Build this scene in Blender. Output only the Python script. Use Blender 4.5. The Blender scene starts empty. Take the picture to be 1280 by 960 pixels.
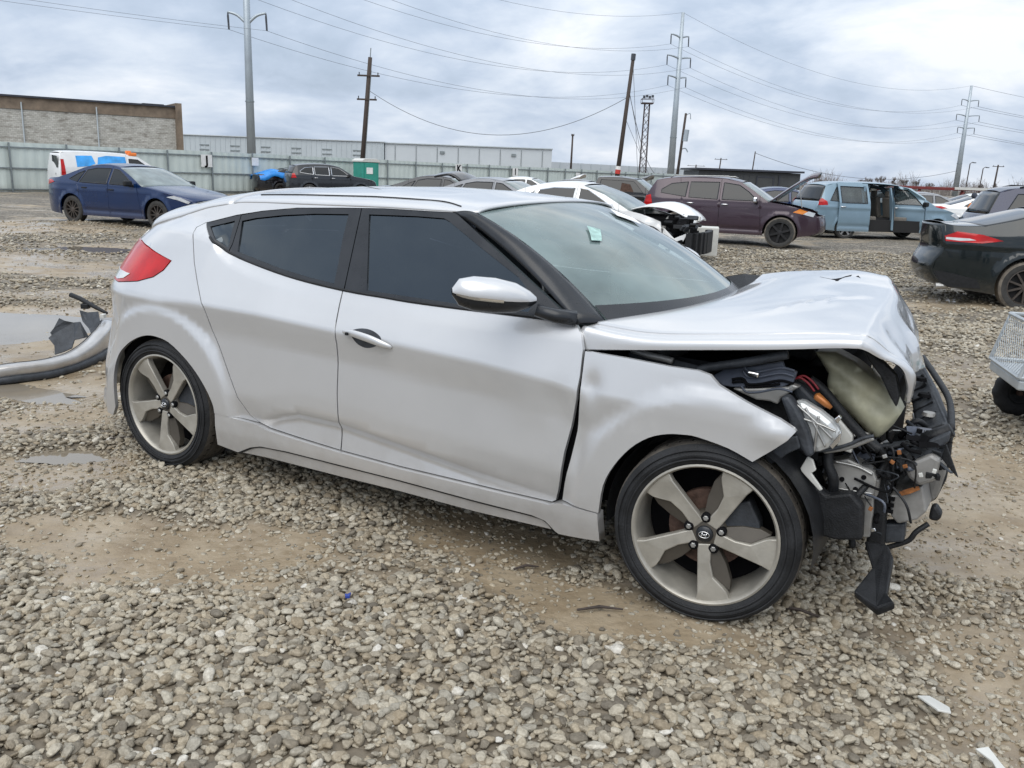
import bpy, bmesh, math, random
import numpy as np
from mathutils import Vector, Matrix
from mathutils.geometry import delaunay_2d_cdt
random.seed(4); RNG = np.random.default_rng(11)
SC = bpy.context.scene; COL = SC.collection
# ---------------------------------------------------------------- camera
CAM_H, PITCH, ROLL, FPX = 1.4367, .2383, .0377, 1082.05
cam = bpy.data.objects.new('camera', bpy.data.cameras.new('camera')); COL.objects.link(cam)
_r, _u = Vector((1, 0, 0)), Vector((0, math.sin(PITCH), math.cos(PITCH)))
_f = Vector((0, math.cos(PITCH), -math.sin(PITCH)))
_r2 = math.cos(ROLL)*_r + math.sin(ROLL)*_u; _u2 = -math.sin(ROLL)*_r + math.cos(ROLL)*_u
M = Matrix((_r2, _u2, -_f)).transposed().to_4x4(); M.translation = (0, 0, CAM_H)
cam.matrix_world = M
cam.data.sensor_width = 36; cam.data.lens = FPX/1280*36; cam.data.clip_start = .05; cam.data.clip_end = 6000
SC.camera = cam
# ---------------------------------------------------------------- world, sun, exposure
SUN_EL, SUN_AZ = math.radians(52), math.radians(200)     # azimuth clockwise from +Y
w = bpy.data.worlds.new('World'); SC.world = w; w.use_nodes = True
nt = w.node_tree; nt.nodes.clear(); N = nt.nodes.new; L = nt.links.new
out = N('ShaderNodeOutputWorld'); mix = N('ShaderNodeMixShader'); L(mix.outputs[0], out.inputs[0])
sky = N('ShaderNodeTexSky'); sky.sky_type = 'NISHITA'; sky.sun_disc = False
sky.sun_elevation = SUN_EL; sky.sun_rotation = SUN_AZ; sky.air_density = 1.3; sky.dust_density = 2.5
bg1 = N('ShaderNodeBackground'); bg1.inputs[1].default_value = .1; L(sky.outputs[0], bg1.inputs[0])
bg2 = N('ShaderNodeBackground')
L(bg1.outputs[0], mix.inputs[1]); L(bg2.outputs[0], mix.inputs[2])
tc = N('ShaderNodeTexCoord'); sep = N('ShaderNodeSeparateXYZ'); L(tc.outputs['Generated'], sep.inputs[0])
def m_(op, a, b=None, c=None, clamp=False):
    n = N('ShaderNodeMath'); n.operation = op; n.use_clamp = clamp
    for i, v in enumerate((a, b, c)):
        if v is None: continue
        if isinstance(v, (int, float)): n.inputs[i].default_value = v
        else: L(v, n.inputs[i])
    return n.outputs[0]
zz = m_('ADD', m_('MAXIMUM', sep.outputs[2], 0.0), .30)
cx = m_('DIVIDE', sep.outputs[0], zz); cy = m_('DIVIDE', sep.outputs[1], zz)
cmb = N('ShaderNodeCombineXYZ'); L(cx, cmb.inputs[0]); L(cy, cmb.inputs[1])
def noise_(vec, scale, det, rough, dist=0., off=(0, 0, 0)):
    mp = N('ShaderNodeMapping'); mp.inputs['Location'].default_value = off; L(vec, mp.inputs[0])
    n = N('ShaderNodeTexNoise'); n.inputs['Scale'].default_value = scale; n.inputs['Detail'].default_value = det
    n.inputs['Roughness'].default_value = rough; n.inputs['Distortion'].default_value = dist
    L(mp.outputs[0], n.inputs['Vector']); return n.outputs['Fac']
n1 = noise_(cmb.outputs[0], 1.75, 7, .55, .35, (3.1, 1.7, 0)); n2 = noise_(cmb.outputs[0], 5.0, 6, .60, .3, (7.3, 2.2, 4))
n3 = noise_(cmb.outputs[0], .75, 3, .5, 0, (1.2, 8.4, 2))
den = m_('ADD', m_('MULTIPLY', n1, .62), m_('ADD', m_('MULTIPLY', n2, .16), m_('MULTIPLY', n3, .22)))
rmp = N('ShaderNodeValToRGB'); L(den, rmp.inputs[0])
e = rmp.color_ramp.elements; e[0].position = .38; e[0].color = (.47, .555, .69, 1); e[1].position = .62; e[1].color = (.98, 1.0, 1.03, 1)
q = rmp.color_ramp.elements.new(.46); q.color = (.58, .665, .79, 1); q = rmp.color_ramp.elements.new(.54); q.color = (.76, .825, .91, 1)
tnt = N('ShaderNodeMix'); tnt.data_type = 'RGBA'; tnt.inputs[6].default_value = (.97, 1.0, 1.05, 1); tnt.inputs[7].default_value = (1.03, 1.0, .955, 1); L(m_('MULTIPLY', sep.outputs[2], 1.3, None, True), tnt.inputs[0])   # veiled sun warms the upper cloud
tml = N('ShaderNodeMix'); tml.data_type = 'RGBA'; tml.blend_type = 'MULTIPLY'; tml.inputs[0].default_value = 1.; L(rmp.outputs[0], tml.inputs[6]); L(tnt.outputs[2], tml.inputs[7]); L(tml.outputs[2], bg2.inputs[0])
L(m_('MULTIPLY_ADD', m_('MAXIMUM', sep.outputs[2], 0.0), .66, .70), bg2.inputs[1])     # overcast sky: zenith brighter than horizon
cov = N('ShaderNodeMapRange'); L(den, cov.inputs[0])
cov.inputs[1].default_value = .30; cov.inputs[2].default_value = .48; cov.inputs[3].default_value = .72; cov.inputs[4].default_value = .97
L(cov.outputs[0], mix.inputs[0])
sd = bpy.data.lights.new('sun', 'SUN'); sd.energy = 1.5; sd.angle = math.radians(60); sd.color = (1, .965, .91)
sun = bpy.data.objects.new('sun', sd); COL.objects.link(sun)
sdir = Vector((math.sin(SUN_AZ)*math.cos(SUN_EL), math.cos(SUN_AZ)*math.cos(SUN_EL), math.sin(SUN_EL)))
sun.rotation_euler = sdir.to_track_quat('Z', 'Y').to_euler()
SC.view_settings.view_transform = 'Standard'; SC.view_settings.look = 'None'
SC.view_settings.exposure = 0.40; SC.view_settings.gamma = 1.0; SC.view_settings.use_curve_mapping = False
SC.cycles.max_bounces = 7; SC.cycles.glossy_bounces = 4; SC.cycles.diffuse_bounces = 3
SC.cycles.transparent_max_bounces = 12; SC.cycles.transmission_bounces = 6; SC.cycles.caustics_reflective = False; SC.cycles.caustics_refractive = False
SC.cycles.use_denoising = True
# ---------------------------------------------------------------- helpers
def tag(o, label=None, cat=None, group=None, kind=None):
    for k, v in (('label', label), ('category', cat), ('group', group), ('kind', kind)):
        if v: o[k] = v
    return o
def link(o, parent=None):
    COL.objects.link(o)
    if parent is not None: o.parent = parent
    return o
def empty(name, loc=(0, 0, 0), rz=0., parent=None):
    o = bpy.data.objects.new(name, None); o.empty_display_size = .1
    o.location = loc; o.rotation_euler = (0, 0, rz); return link(o, parent)
def mesh(name, V, F, mat, smooth=True, normals=None, mats=None, mi=None):
    me = bpy.data.meshes.new(name); me.from_pydata([tuple(v) for v in V], [], [tuple(f) for f in F])
    for m in (mats or [mat]): me.materials.append(m)
    if mi is not None: me.polygons.foreach_set('material_index', mi)
    me.polygons.foreach_set('use_smooth', [bool(smooth)]*len(me.polygons))
    me.update()
    if normals is not None: me.normals_split_custom_set_from_vertices([tuple(n) for n in normals])
    return me
def obj(name, V, F, mat, parent=None, smooth=True, normals=None, **k):
    return link(bpy.data.objects.new(name, mesh(name, V, F, mat, smooth, normals, **k)), parent)
def copy_tree(o, parent=None):
    c = o.copy(); link(c)
    if parent is not None: c.parent = parent
    for ch in list(o.children): copy_tree(ch, c)
    return c
class MB:
    def __init__(s): s.V = []; s.F = []
    def add(s, V, F):
        b = len(s.V); s.V += [tuple(v) for v in V]; s.F += [tuple(b+i for i in f) for f in F]; return s
    def box(s, c, d, rz=0., rot=None):
        R = rot if rot is not None else Matrix.Rotation(rz, 3, 'Z')
        P = [Vector(c)+R @ Vector((sx*d[0]/2, sy*d[1]/2, sz*d[2]/2)) for sx in (-1, 1) for sy in (-1, 1) for sz in (-1, 1)]
        return s.add(P, [(0, 1, 3, 2), (4, 6, 7, 5), (0, 4, 5, 1), (2, 3, 7, 6), (0, 2, 6, 4), (1, 5, 7, 3)])
    def tube(s, path, r, n=8, cap=True):
        P = [Vector(p) for p in path]; m = len(P); rs = r if hasattr(r, '__len__') else [r]*m
        T = [(P[min(i+1, m-1)]-P[max(i-1, 0)]).normalized() for i in range(m)]
        a = T[0].orthogonal().normalized(); V = []; F = []
        for i in range(m):
            a = (a-T[i]*a.dot(T[i])); a = a.normalized() if a.length > 1e-6 else T[i].orthogonal().normalized(); b = T[i].cross(a)
            for k in range(n):
                t = 2*math.pi*k/n; V.append(P[i]+(a*math.cos(t)+b*math.sin(t))*rs[i])
        for i in range(m-1):
            for k in range(n): F.append((i*n+k, i*n+(k+1) % n, (i+1)*n+(k+1) % n, (i+1)*n+k))
        if cap: F.append(tuple(range(n-1, -1, -1))); F.append(tuple((m-1)*n+k for k in range(n)))
        return s.add(V, F)
    def prism(s, poly, h, fn):          # poly 2-D, fn(a,b,t) -> 3-D with t in 0..h
        n = len(poly); V = [fn(a, b, 0) for a, b in poly]+[fn(a, b, h) for a, b in poly]
        return s.add(V, [tuple(range(n)), tuple(range(2*n-1, n-1, -1))]+[(i, i+n, (i+1) % n+n, (i+1) % n) for i in range(n)])
    def lathe(s, prof, n=48, axis='y', c=(0, 0, 0)):    # prof (radius, along axis)
        V = []; F = []; m = len(prof)
        for k in range(n):
            t = 2*math.pi*k/n; ct, st = math.cos(t), math.sin(t)
            for r, a in prof:
                p = {'y': (r*ct, a, r*st), 'z': (r*ct, r*st, a), 'x': (a, r*ct, r*st)}[axis]
                V.append((p[0]+c[0], p[1]+c[1], p[2]+c[2]))
        for k in range(n):
            for j in range(m-1): F.append((k*m+j, k*m+j+1, ((k+1) % n)*m+j+1, ((k+1) % n)*m+j))
        return s.add(V, F)
    def build(s, name, mat, parent=None, smooth=False, bevel=0., seg=2, angle=None):
        me = mesh(name, s.V, s.F, mat, smooth)
        bm = bmesh.new(); bm.from_mesh(me); bmesh.ops.recalc_face_normals(bm, faces=bm.faces)
        if bevel: bmesh.ops.bevel(bm, geom=[e for e in bm.edges if len(e.link_faces) == 2 and e.calc_face_angle(0) > .5], offset=bevel, segments=seg, affect='EDGES', profile=.5)
        bm.to_mesh(me); bm.free()
        if smooth or angle:
            me.polygons.foreach_set('use_smooth', [True]*len(me.polygons))
            if angle: me.set_sharp_from_angle(angle=angle)
        me.update()
        return link(bpy.data.objects.new(name, me), parent)
def inpoly(px, py, poly):
    poly = np.asarray(poly, float); ins = np.zeros(px.shape, bool); n = len(poly)
    for i in range(n):
        x1, y1 = poly[i]; x2, y2 = poly[(i+1) % n]
        c = ((y1 > py) != (y2 > py)) & (px < (x2-x1)*(py-y1)/(y2-y1+1e-12)+x1); ins ^= c
    return ins
def dens(poly, step, closed=True):
    P = [np.array(p, float) for p in poly]; o = []
    for i in range(len(P) if closed else len(P)-1):
        a, b = P[i], P[(i+1) % len(P)]; n = max(1, int(round(np.linalg.norm(b-a)/step)))
        o += [a+(b-a)*k/n for k in range(n)]
    if not closed: o.append(P[-1])
    return np.array(o)
def spline(pts, n=8, closed=False):
    P = [np.array(p, float) for p in pts]; m = len(P); o = []
    for i in range(m if closed else m-1):
        if closed: p0, p1, p2, p3 = P[i-1], P[i], P[(i+1) % m], P[(i+2) % m]
        else: p0, p1, p2, p3 = P[max(i-1, 0)], P[i], P[i+1], P[min(i+2, m-1)]
        for k in range(n):
            t = k/n; o.append(.5*((2*p1)+(-p0+p2)*t+(2*p0-5*p1+4*p2-p3)*t*t+(-p0+3*p1-3*p2+p3)*t**3))
    if not closed: o.append(P[-1])
    return [tuple(v) for v in o]
def tri2d(outer, holes=(), step=.03, feats=()):
    """constrained triangulation of a 2-D outline (with holes); returns points, triangles, boundary loops"""
    loops = [dens(outer, step)]+[dens(h, step) for h in holes]
    pts = []; edges = []; bl = []
    for lp in loops:
        b = len(pts); n = len(lp); pts += [tuple(p) for p in lp]; edges += [(b+i, b+(i+1) % n) for i in range(n)]; bl.append(list(range(b, b+n)))
    B = np.array(pts); fp = []
    for f in feats:
        f = dens(f, step*.8, False); d = np.gradient(f, axis=0); nn = np.stack([-d[:, 1], d[:, 0]], 1); nn /= np.linalg.norm(nn, axis=1)[:, None]+1e-9
        for o_ in (-.014, -.005, .005, .014): fp.append(f+nn*o_)
    fp = np.concatenate(fp) if fp else np.zeros((0, 2))
    mn, mx = B.min(0), B.max(0)
    gx, gy = np.meshgrid(np.arange(mn[0]+step/2, mx[0], step), np.arange(mn[1]+step/2, mx[1], step)); gx = gx.copy(); gx[1::2] += step/2
    G = np.stack([gx.ravel(), gy.ravel()], 1)
    if len(fp):
        d = np.sqrt(((G[:, None]-fp[None])**2).sum(2)).min(1); G = G[d > step*.55]; G = np.concatenate([G, fp])
    ok = inpoly(G[:, 0], G[:, 1], outer)
    for h in holes: ok &= ~inpoly(G[:, 0], G[:, 1], h)
    G = G[ok]
    if len(G):
        d = np.concatenate([np.sqrt(((g[:, None]-B[None])**2).sum(2)).min(1) for g in np.array_split(G, max(1, len(G)//400))]); G = G[d > step*.45]
    allp = [Vector(p) for p in pts]+[Vector(p) for p in G]
    ov, oe, of, *_ = delaunay_2d_cdt(allp, edges, [], 0, 1e-6)
    P = np.array([tuple(v) for v in ov]); T = np.array([f for f in of if len(f) == 3])
    c = P[T].mean(1); ok = inpoly(c[:, 0], c[:, 1], outer)
    for h in holes: ok &= ~inpoly(c[:, 0], c[:, 1], h)
    return P, T[ok], bl
def ccw(P, T):
    a = P[T[:, 0]]; b = P[T[:, 1]]; c = P[T[:, 2]]
    s = (b[:, 0]-a[:, 0])*(c[:, 1]-a[:, 1])-(b[:, 1]-a[:, 1])*(c[:, 0]-a[:, 0])
    T = T.copy(); T[s < 0] = T[s < 0][:, ::-1]; return T
def panel_mesh(name, outer, fn, mat, holes=(), step=.03, off=0., thick=.018, feats=(), jit=None):
    """sheet-metal panel on the right side of a car: outline in (x,z), depth from fn(x,z) (half width), turned-in edges"""
    P, T, bl = tri2d(outer, holes, step, feats); T = ccw(P, T)
    def yy(x, z):
        v = fn(x, z)+off
        return v+jit(x, z) if jit else v
    x, z = P[:, 0], P[:, 1]; y = yy(x, z); h = 2e-3
    gx = (yy(x+h, z)-yy(x-h, z))/(2*h); gz = (yy(x, z+h)-yy(x, z-h))/(2*h)
    n = np.stack([-gx, -np.ones_like(gx), -gz], 1); n[:, 0] = -gx; n[:, 2] = -gz
    n /= np.linalg.norm(n, axis=1)[:, None]
    V = np.stack([x, -y, z], 1); F = [tuple(t) for t in T]
    # boundary wall
    e = {}
    for t in T:
        for i in range(3):
            a, b = int(t[i]), int(t[(i+1) % 3])
            if (b, a) in e: del e[(b, a)]
            else: e[(a, b)] = 1
    VV = list(map(tuple, V)); NN = list(map(tuple, n)); m1 = {}; m2 = {}
    for a, b in e:
        for i in (a, b):
            if i not in m1:
                m1[i] = len(VV); VV.append(tuple(V[i])); NN.append((0, 0, 0)); m2[i] = len(VV); q_ = V[i].copy(); q_[1] += thick; VV.append(tuple(q_)); NN.append((0, 0, 0))
        F.append((m1[b], m1[a], m2[a], m2[b]))
    return mesh(name, VV, F, mat, True, NN)
def panel(name, outer, fn, mat, parent, **k):
    return link(bpy.data.objects.new(name, panel_mesh(name, outer, fn, mat, **k)), parent)
def grid_obj(name, P, mat, parent=None, smooth=True, flip=False, thick=0.):
    P = np.asarray(P, float); a, b = P.shape[:2]; V = P.reshape(-1, 3)
    F = [(i*b+j, i*b+j+1, (i+1)*b+j+1, (i+1)*b+j) for i in range(a-1) for j in range(b-1)]
    if flip: F = [f[::-1] for f in F]
    o = obj(name, V, F, mat, parent, smooth)
    if thick:
        md = o.modifiers.new('solid', 'SOLIDIFY'); md.thickness = thick; md.offset = -1
    return o
def catmull_net(C, nu, nv):
    C = np.asarray(C, float); A = np.array([spline(C[i], nv) for i in range(C.shape[0])])
    return np.array([spline(A[:, j], nu) for j in range(A.shape[1])]).transpose(1, 0, 2)
# ---------------------------------------------------------------- materials
def mat(name, col, rough=.5, metal=0., coat=0., var=.12, vscale=6., spec=.5, bump=0., bscale=60., dirt=None, coat_rough=.05, aniso=None, rvar=0., stretch=None):
    m = bpy.data.materials.new(name); m.use_nodes = True; t = m.node_tree; B = t.nodes['Principled BSDF']
    B.inputs['Roughness'].default_value = rough; B.inputs['Metallic'].default_value = metal
    B.inputs['Coat Weight'].default_value = coat; B.inputs['Coat Roughness'].default_value = coat_rough
    B.inputs['Specular IOR Level'].default_value = spec
    co = t.nodes.new('ShaderNodeTexCoord'); nz = t.nodes.new('ShaderNodeTexNoise'); nz.inputs['Scale'].default_value = vscale; nz.inputs['Detail'].default_value = 6; nz.inputs['Roughness'].default_value = .6
    mp = t.nodes.new('ShaderNodeMapping'); t.links.new(co.outputs['Object'], mp.inputs[0]); t.links.new(mp.outputs[0], nz.inputs['Vector'])
    if stretch: mp.inputs['Scale'].default_value = stretch
    rp = t.nodes.new('ShaderNodeValToRGB'); t.links.new(nz.outputs['Fac'], rp.inputs[0])
    rp.color_ramp.elements[0].position = .3; rp.color_ramp.elements[1].position = .7
    rp.color_ramp.elements[0].color = tuple(c*(1-var) for c in col)+(1,); rp.color_ramp.elements[1].color = tuple(min(1, c*(1+var)) for c in col)+(1,)
    cout = rp.outputs[0]
    if rvar:
        mr = t.nodes.new('ShaderNodeMapRange'); t.links.new(nz.outputs['Fac'], mr.inputs[0]); mr.inputs[1].default_value = .3; mr.inputs[2].default_value = .7
        mr.inputs[3].default_value = max(0, rough-rvar); mr.inputs[4].default_value = min(1, rough+rvar); t.links.new(mr.outputs[0], B.inputs['Roughness'])
    if dirt:   # road grime spatters with their own noise shape: (colour, object z below which it clings, spread, amount)
        dc, z0, sp_, amt = dirt
        sx = t.nodes.new('ShaderNodeSeparateXYZ'); t.links.new(co.outputs['Object'], sx.inputs[0])
        d1 = t.nodes.new('ShaderNodeMapRange'); t.links.new(sx.outputs[2], d1.inputs[0]); d1.inputs[1].default_value = z0+sp_; d1.inputs[2].default_value = z0-sp_
        n5 = t.nodes.new('ShaderNodeTexNoise'); n5.inputs['Scale'].default_value = 9; n5.inputs['Detail'].default_value = 8; n5.inputs['Roughness'].default_value = .7; t.links.new(co.outputs['Object'], n5.inputs['Vector'])
        mm = t.nodes.new('ShaderNodeMath'); mm.operation = 'MULTIPLY'; t.links.new(d1.outputs[0], mm.inputs[0]); t.links.new(n5.outputs['Fac'], mm.inputs[1])
        m2 = t.nodes.new('ShaderNodeMath'); m2.operation = 'MULTIPLY'; m2.use_clamp = True; t.links.new(mm.outputs[0], m2.inputs[0]); m2.inputs[1].default_value = amt*1.8
        mx = t.nodes.new('ShaderNodeMix'); mx.data_type = 'RGBA'; t.links.new(m2.outputs[0], mx.inputs[0]); t.links.new(cout, mx.inputs[6]); mx.inputs[7].default_value = tuple(dc)+(1,)
        cout = mx.outputs[2]
        if coat:
            cw = t.nodes.new('ShaderNodeMath'); cw.operation = 'MULTIPLY_ADD'; t.links.new(m2.outputs[0], cw.inputs[0]); cw.inputs[1].default_value = -coat; cw.inputs[2].default_value = coat
            t.links.new(cw.outputs[0], B.inputs['Coat Weight'])
    t.links.new(cout, B.inputs['Base Color'])
    if bump:
        nb = t.nodes.new('ShaderNodeTexNoise'); nb.inputs['Scale'].default_value = bscale; nb.inputs['Detail'].default_value = 5; t.links.new(mp.outputs[0], nb.inputs['Vector'])
        bp = t.nodes.new('ShaderNodeBump'); bp.inputs['Strength'].default_value = bump; bp.inputs['Distance'].default_value = .01
        t.links.new(nb.outputs['Fac'], bp.inputs['Height']); t.links.new(bp.outputs[0], B.inputs['Normal'])
    return m
def glass(name, tint, alpha, haze=(.5, .55, .56), hz=0., rough=.02, film=0., gc=(1, 1, 1)):
    """thin car glass: tinted see-through sheet under a clear reflection, with a film of dust"""
    m = bpy.data.materials.new(name); m.use_nodes = True; t = m.node_tree; t.nodes.clear(); n = t.nodes.new; l = t.links.new
    o = n('ShaderNodeOutputMaterial'); tr = n('ShaderNodeBsdfTransparent'); tr.inputs[0].default_value = tuple(tint)+(1,)
    df = n('ShaderNodeBsdfDiffuse'); df.inputs[0].default_value = tuple(haze)+(1,)
    nz = n('ShaderNodeTexNoise'); nz.inputs['Scale'].default_value = 3.5; nz.inputs['Detail'].default_value = 6; co = n('ShaderNodeTexCoord'); l(co.outputs['Object'], nz.inputs['Vector'])
    mr = n('ShaderNodeMapRange'); l(nz.outputs['Fac'], mr.inputs[0]); mr.inputs[1].default_value = .3; mr.inputs[2].default_value = .7; mr.inputs[3].default_value = hz*.7; mr.inputs[4].default_value = min(1, hz*1.3)
    m1 = n('ShaderNodeMixShader'); l(mr.outputs[0], m1.inputs[0]); l(tr.outputs[0], m1.inputs[1]); l(df.outputs[0], m1.inputs[2])
    gl = n('ShaderNodeBsdfGlossy'); gl.inputs['Roughness'].default_value = rough; gl.inputs[0].default_value = tuple(gc)+(1,)
    fr = n('ShaderNodeFresnel'); ge = n('ShaderNodeNewGeometry'); ir = n('ShaderNodeMapRange'); l(ge.outputs['Backfacing'], ir.inputs[0]); ir.inputs[3].default_value = 1.52; ir.inputs[4].default_value = 1/1.52; l(ir.outputs[0], fr.inputs[0])
    fm = n('ShaderNodeMath'); fm.operation = 'MULTIPLY_ADD'; fm.inputs[1].default_value = 1+film*2; fm.inputs[2].default_value = film; fm.use_clamp = True; l(fr.outputs[0], fm.inputs[0]); m2 = n('ShaderNodeMixShader'); l(fm.outputs[0], m2.inputs[0]); l(m1.outputs[0], m2.inputs[1]); l(gl.outputs[0], m2.inputs[2]); l(m2.outputs[0], o.inputs[0])
    return m
MUD = (.235, .195, .145)
MT = dict(
    silver=mat('silver_paint', (.595, .60, .61), .33, .46, 1., .03, 2.5, dirt=(MUD, .28, .20, .5), coat_rough=.02),
    trim=mat('black_gloss_trim', (.016, .018, .022), .28, 0, .1, .2, 9, rvar=.06, spec=.4),
    plastic=mat('black_plastic', (.014, .015, .017), .5, 0, 0, .4, 25, bump=.25, bscale=180, spec=.3),
    plastic2=mat('dark_grey_plastic', (.042, .047, .055), .5, 0, 0, .4, 18, bump=.2, bscale=90, spec=.35),
    apron=mat('blue_grey_plastic', (.10, .115, .15), .45, 0, 0, .25, 14),
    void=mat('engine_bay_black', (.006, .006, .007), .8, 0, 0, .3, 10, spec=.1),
    rubber=mat('tyre_rubber', (.021, .022, .024), .66, 0, 0, .5, 11, bump=.3, bscale=150, rvar=.1, spec=.3),
    tread=mat('muddy_tread_rubber', (.075, .066, .055), .8, 0, 0, .5, 16, bump=.5, bscale=70),
    rim=mat('dusty_alloy', (.40, .38, .335), .42, .45, .0, .20, 9, rvar=.1, bump=.05, bscale=120),
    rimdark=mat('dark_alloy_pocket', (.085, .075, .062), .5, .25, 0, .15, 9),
    steel=mat('bare_steel', (.42, .42, .41), .42, .8, 0, .2, 12, rvar=.12),
    greymetal=mat('grey_primer_metal', (.34, .335, .32), .45, .4, 0, .18, 10, rvar=.1),
    rust=mat('rusty_steel', (.10, .06, .045), .75, .3, 0, .5, 22, bump=.4), beam=mat('grey_beam_with_rust', (.25, .245, .235), .5, .3, 0, .25, 14, rvar=.1),
    rustorange=mat('orange_rust', (.26, .10, .03), .85, 0, 0, .5, 40, bump=.4),
    chrome=mat('bright_chrome', (.75, .76, .77), .12, 1., 0, .03, 5),
    redlens=mat('red_lamp_lens', (.42, .006, .006), .14, 0, .3, .3, 6, spec=.3),
    clearlens=mat('clear_lamp_lens', (.62, .64, .64), .12, .2, 1., .12, 10),
    amber=mat('amber_lamp', (.75, .24, .03), .2, 0, .8, .15, 20),
    reservoir=mat('yellowed_white_plastic', (.44, .43, .31), .42, 0, 0, .28, 9, bump=.15, bscale=20),
    white=mat('white_paint', (.74, .75, .75), .3, 0, .8, .03, 3, dirt=(MUD, .3, .25, .3)),
    whiteplastic=mat('white_plastic', (.56, .56, .53), .45, 0, 0, .08, 10),
    redwire=mat('red_wire', (.26, .02, .03), .4), orange=mat('copper_orange', (.42, .15, .04), .35, .3),
    inner=mat('interior_trim', (.035, .037, .04), .7, 0, 0, .2, 12), seat=mat('seat_fabric', (.04, .042, .046), .85, 0, 0, .25, 30),
    wsglass=glass('windscreen_glass', (.62, .72, .70), 1, (.33, .43, .425), .42),
    tint=glass('tinted_side_glass', (.04, .048, .065), 1, (.05, .065, .095), .03, film=.04, gc=(.78, .9, 1.)),
    darkglass=mat('dark_car_glass', (.008, .010, .012), .05, 0, 0, .1, 3, spec=.5),
    sticker=mat('pale_green_sticker', (.33, .50, .46), .6, 0, 0, .3, 40), paper=mat('white_paper', (.75, .75, .74), .7),
)
def lerp_tab(x,tab):
    t=np.asarray(tab,float); return np.interp(x,t[:,0],t[:,1])
def sstep(a,b,x):
    t=np.clip((x-a)/(b-a),0,1); return t*t*(3-2*t)
ZB=[(-2.2,1.18),(-1.5,1.18),(-1.2,1.165),(-1.06,1.14),(-1.03,1.11),(-1.0,1.083),(-.92,1.048),(-.77,1.012),(-.53,.97),(-.25,.946),(.06,.935),(.3,.933),(.6,.936),(.85,.94),(1.2,.88),(1.7,.80)]
ZC=[(-2.2,.81),(-1.3,.815),(-1.0,.821),(-.675,.816),(-.316,.798),(.063,.783),(.444,.762),(.724,.736),(.85,.715),(1.1,.71),(1.7,.70)]
ZL=[(-2.2,.30),(-1.0,.31),(-.67,.34),(-.54,.385),(-.456,.405),(-.24,.405),(.08,.373),(.44,.335),(.77,.311),(.85,.31),(1.7,.30)]
LD=[(-.75,0),(-.55,1),(.3,1),(.78,0)]
WH=.305; WX=1.325
def S0(x,z):
    zb=lerp_tab(x,ZB); zc=lerp_tab(x,ZC); zl=lerp_tab(x,ZL); ld=lerp_tab(x,LD)
    out=np.zeros_like(z)
    K=[(-9,.80),(.10,.80),(.17,.862)]
    # section knots : each (z,y)
    zk=[np.full_like(z,.10),np.full_like(z,.18),np.full_like(z,.25),zl-.024,zl+.010,zl+.10,zc-.12,zc,zb-.05,zb,zb+.35]
    G=.834-.57*(zb-.94)-.05*np.maximum(-.6-x,0)**1.5
    G2=G-.57*.35
    yk=[.80,.868,.878,.869-.008*ld,.876+.011*ld,.889,.882,.899,G+(.899-G)*.36,G,G2]
    yk=[np.broadcast_to(np.asarray(v,float),z.shape) for v in yk]
    y=np.array(yk[0]); 
    for i in range(len(zk)-1):
        t=(z-zk[i])/np.maximum(zk[i+1]-zk[i],1e-4)
        seg=yk[i]+(yk[i+1]-yk[i])*t
        m=(z>=zk[i]); y=np.where(m,seg,y)
    # extension above
    return y
def S(x,z):
    x=np.asarray(x,float);z=np.asarray(z,float)
    x,z=np.broadcast_arrays(x,z)
    y=0
    for d,w in ((-.014,.15),(-.007,.22),(0,.26),(.007,.22),(.014,.15)): y=y+w*S0(x,z+d)
    # wheel arch flares
    for wx,amp in ((-WX,1.),(WX,1.)):
        r=np.hypot(x-wx,z-WH)
        fl=.903-.03*sstep(.44,.53,r)-.34*np.maximum(r-.49,0)
        k=.016
        h=np.clip(.5+.5*(fl-y)/k,0,1)
        m=y*(1-h)+fl*h+k*h*(1-h)
        y=np.where(z>.1,np.where((r<.75),np.maximum(m,y),y),y)
    # rear plan taper
    x0=np.interp(z,[.2,.45,.65,.85,.93,1.02,1.06,1.17,1.25],[-1.45,-1.37,-1.31,-1.28,-1.26,-1.22,-1.19,-1.06,-1.0])
    d=np.maximum(x0-x,0); y=y-.853*d**3
    d=np.maximum(x-1.28,0); y=y-.35*d**2
    return y
# ---------------------------------------------------------------- ground
_LT = np.random.default_rng(77).uniform(0, 1, (256, 256))
def vn(x, y, f):
    x = np.asarray(x, float)*f+91.3; y = np.asarray(y, float)*f+47.9; i = np.floor(x).astype(int); j = np.floor(y).astype(int); u = x-i; v = y-j; u = u*u*(3-2*u); v = v*v*(3-2*v)
    a, b, c, d = _LT[i % 256, j % 256], _LT[(i+1) % 256, j % 256], _LT[i % 256, (j+1) % 256], _LT[(i+1) % 256, (j+1) % 256]
    return (a*(1-u)+b*u)*(1-v)+(c*(1-u)+d*u)*v-.5
def fbm(x, y, f): return vn(x, y, f)+.55*vn(x, y, f*2.1)+.32*vn(x, y, f*4.3)+.2*vn(x, y, f*8.7)
def mud_f(x, y):
    x = np.asarray(x, float); y = np.asarray(y, float); m = np.zeros(np.broadcast(x, y).shape); fb = fbm(x, y, 1.6)
    for cx, cy, a, b, rot, s in MUDZ:
        c, sn = math.cos(rot), math.sin(rot); u = (c*(x-cx)+sn*(y-cy))/a; v = (-sn*(x-cx)+c*(y-cy))/b
        m = np.maximum(m, s*(1-sstep(.45, 1.30, np.hypot(u, v)+.75*fb)))
    m = np.maximum(m, .7*sstep(.30, .62, fbm(x, y, .45)))
    return m
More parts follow.
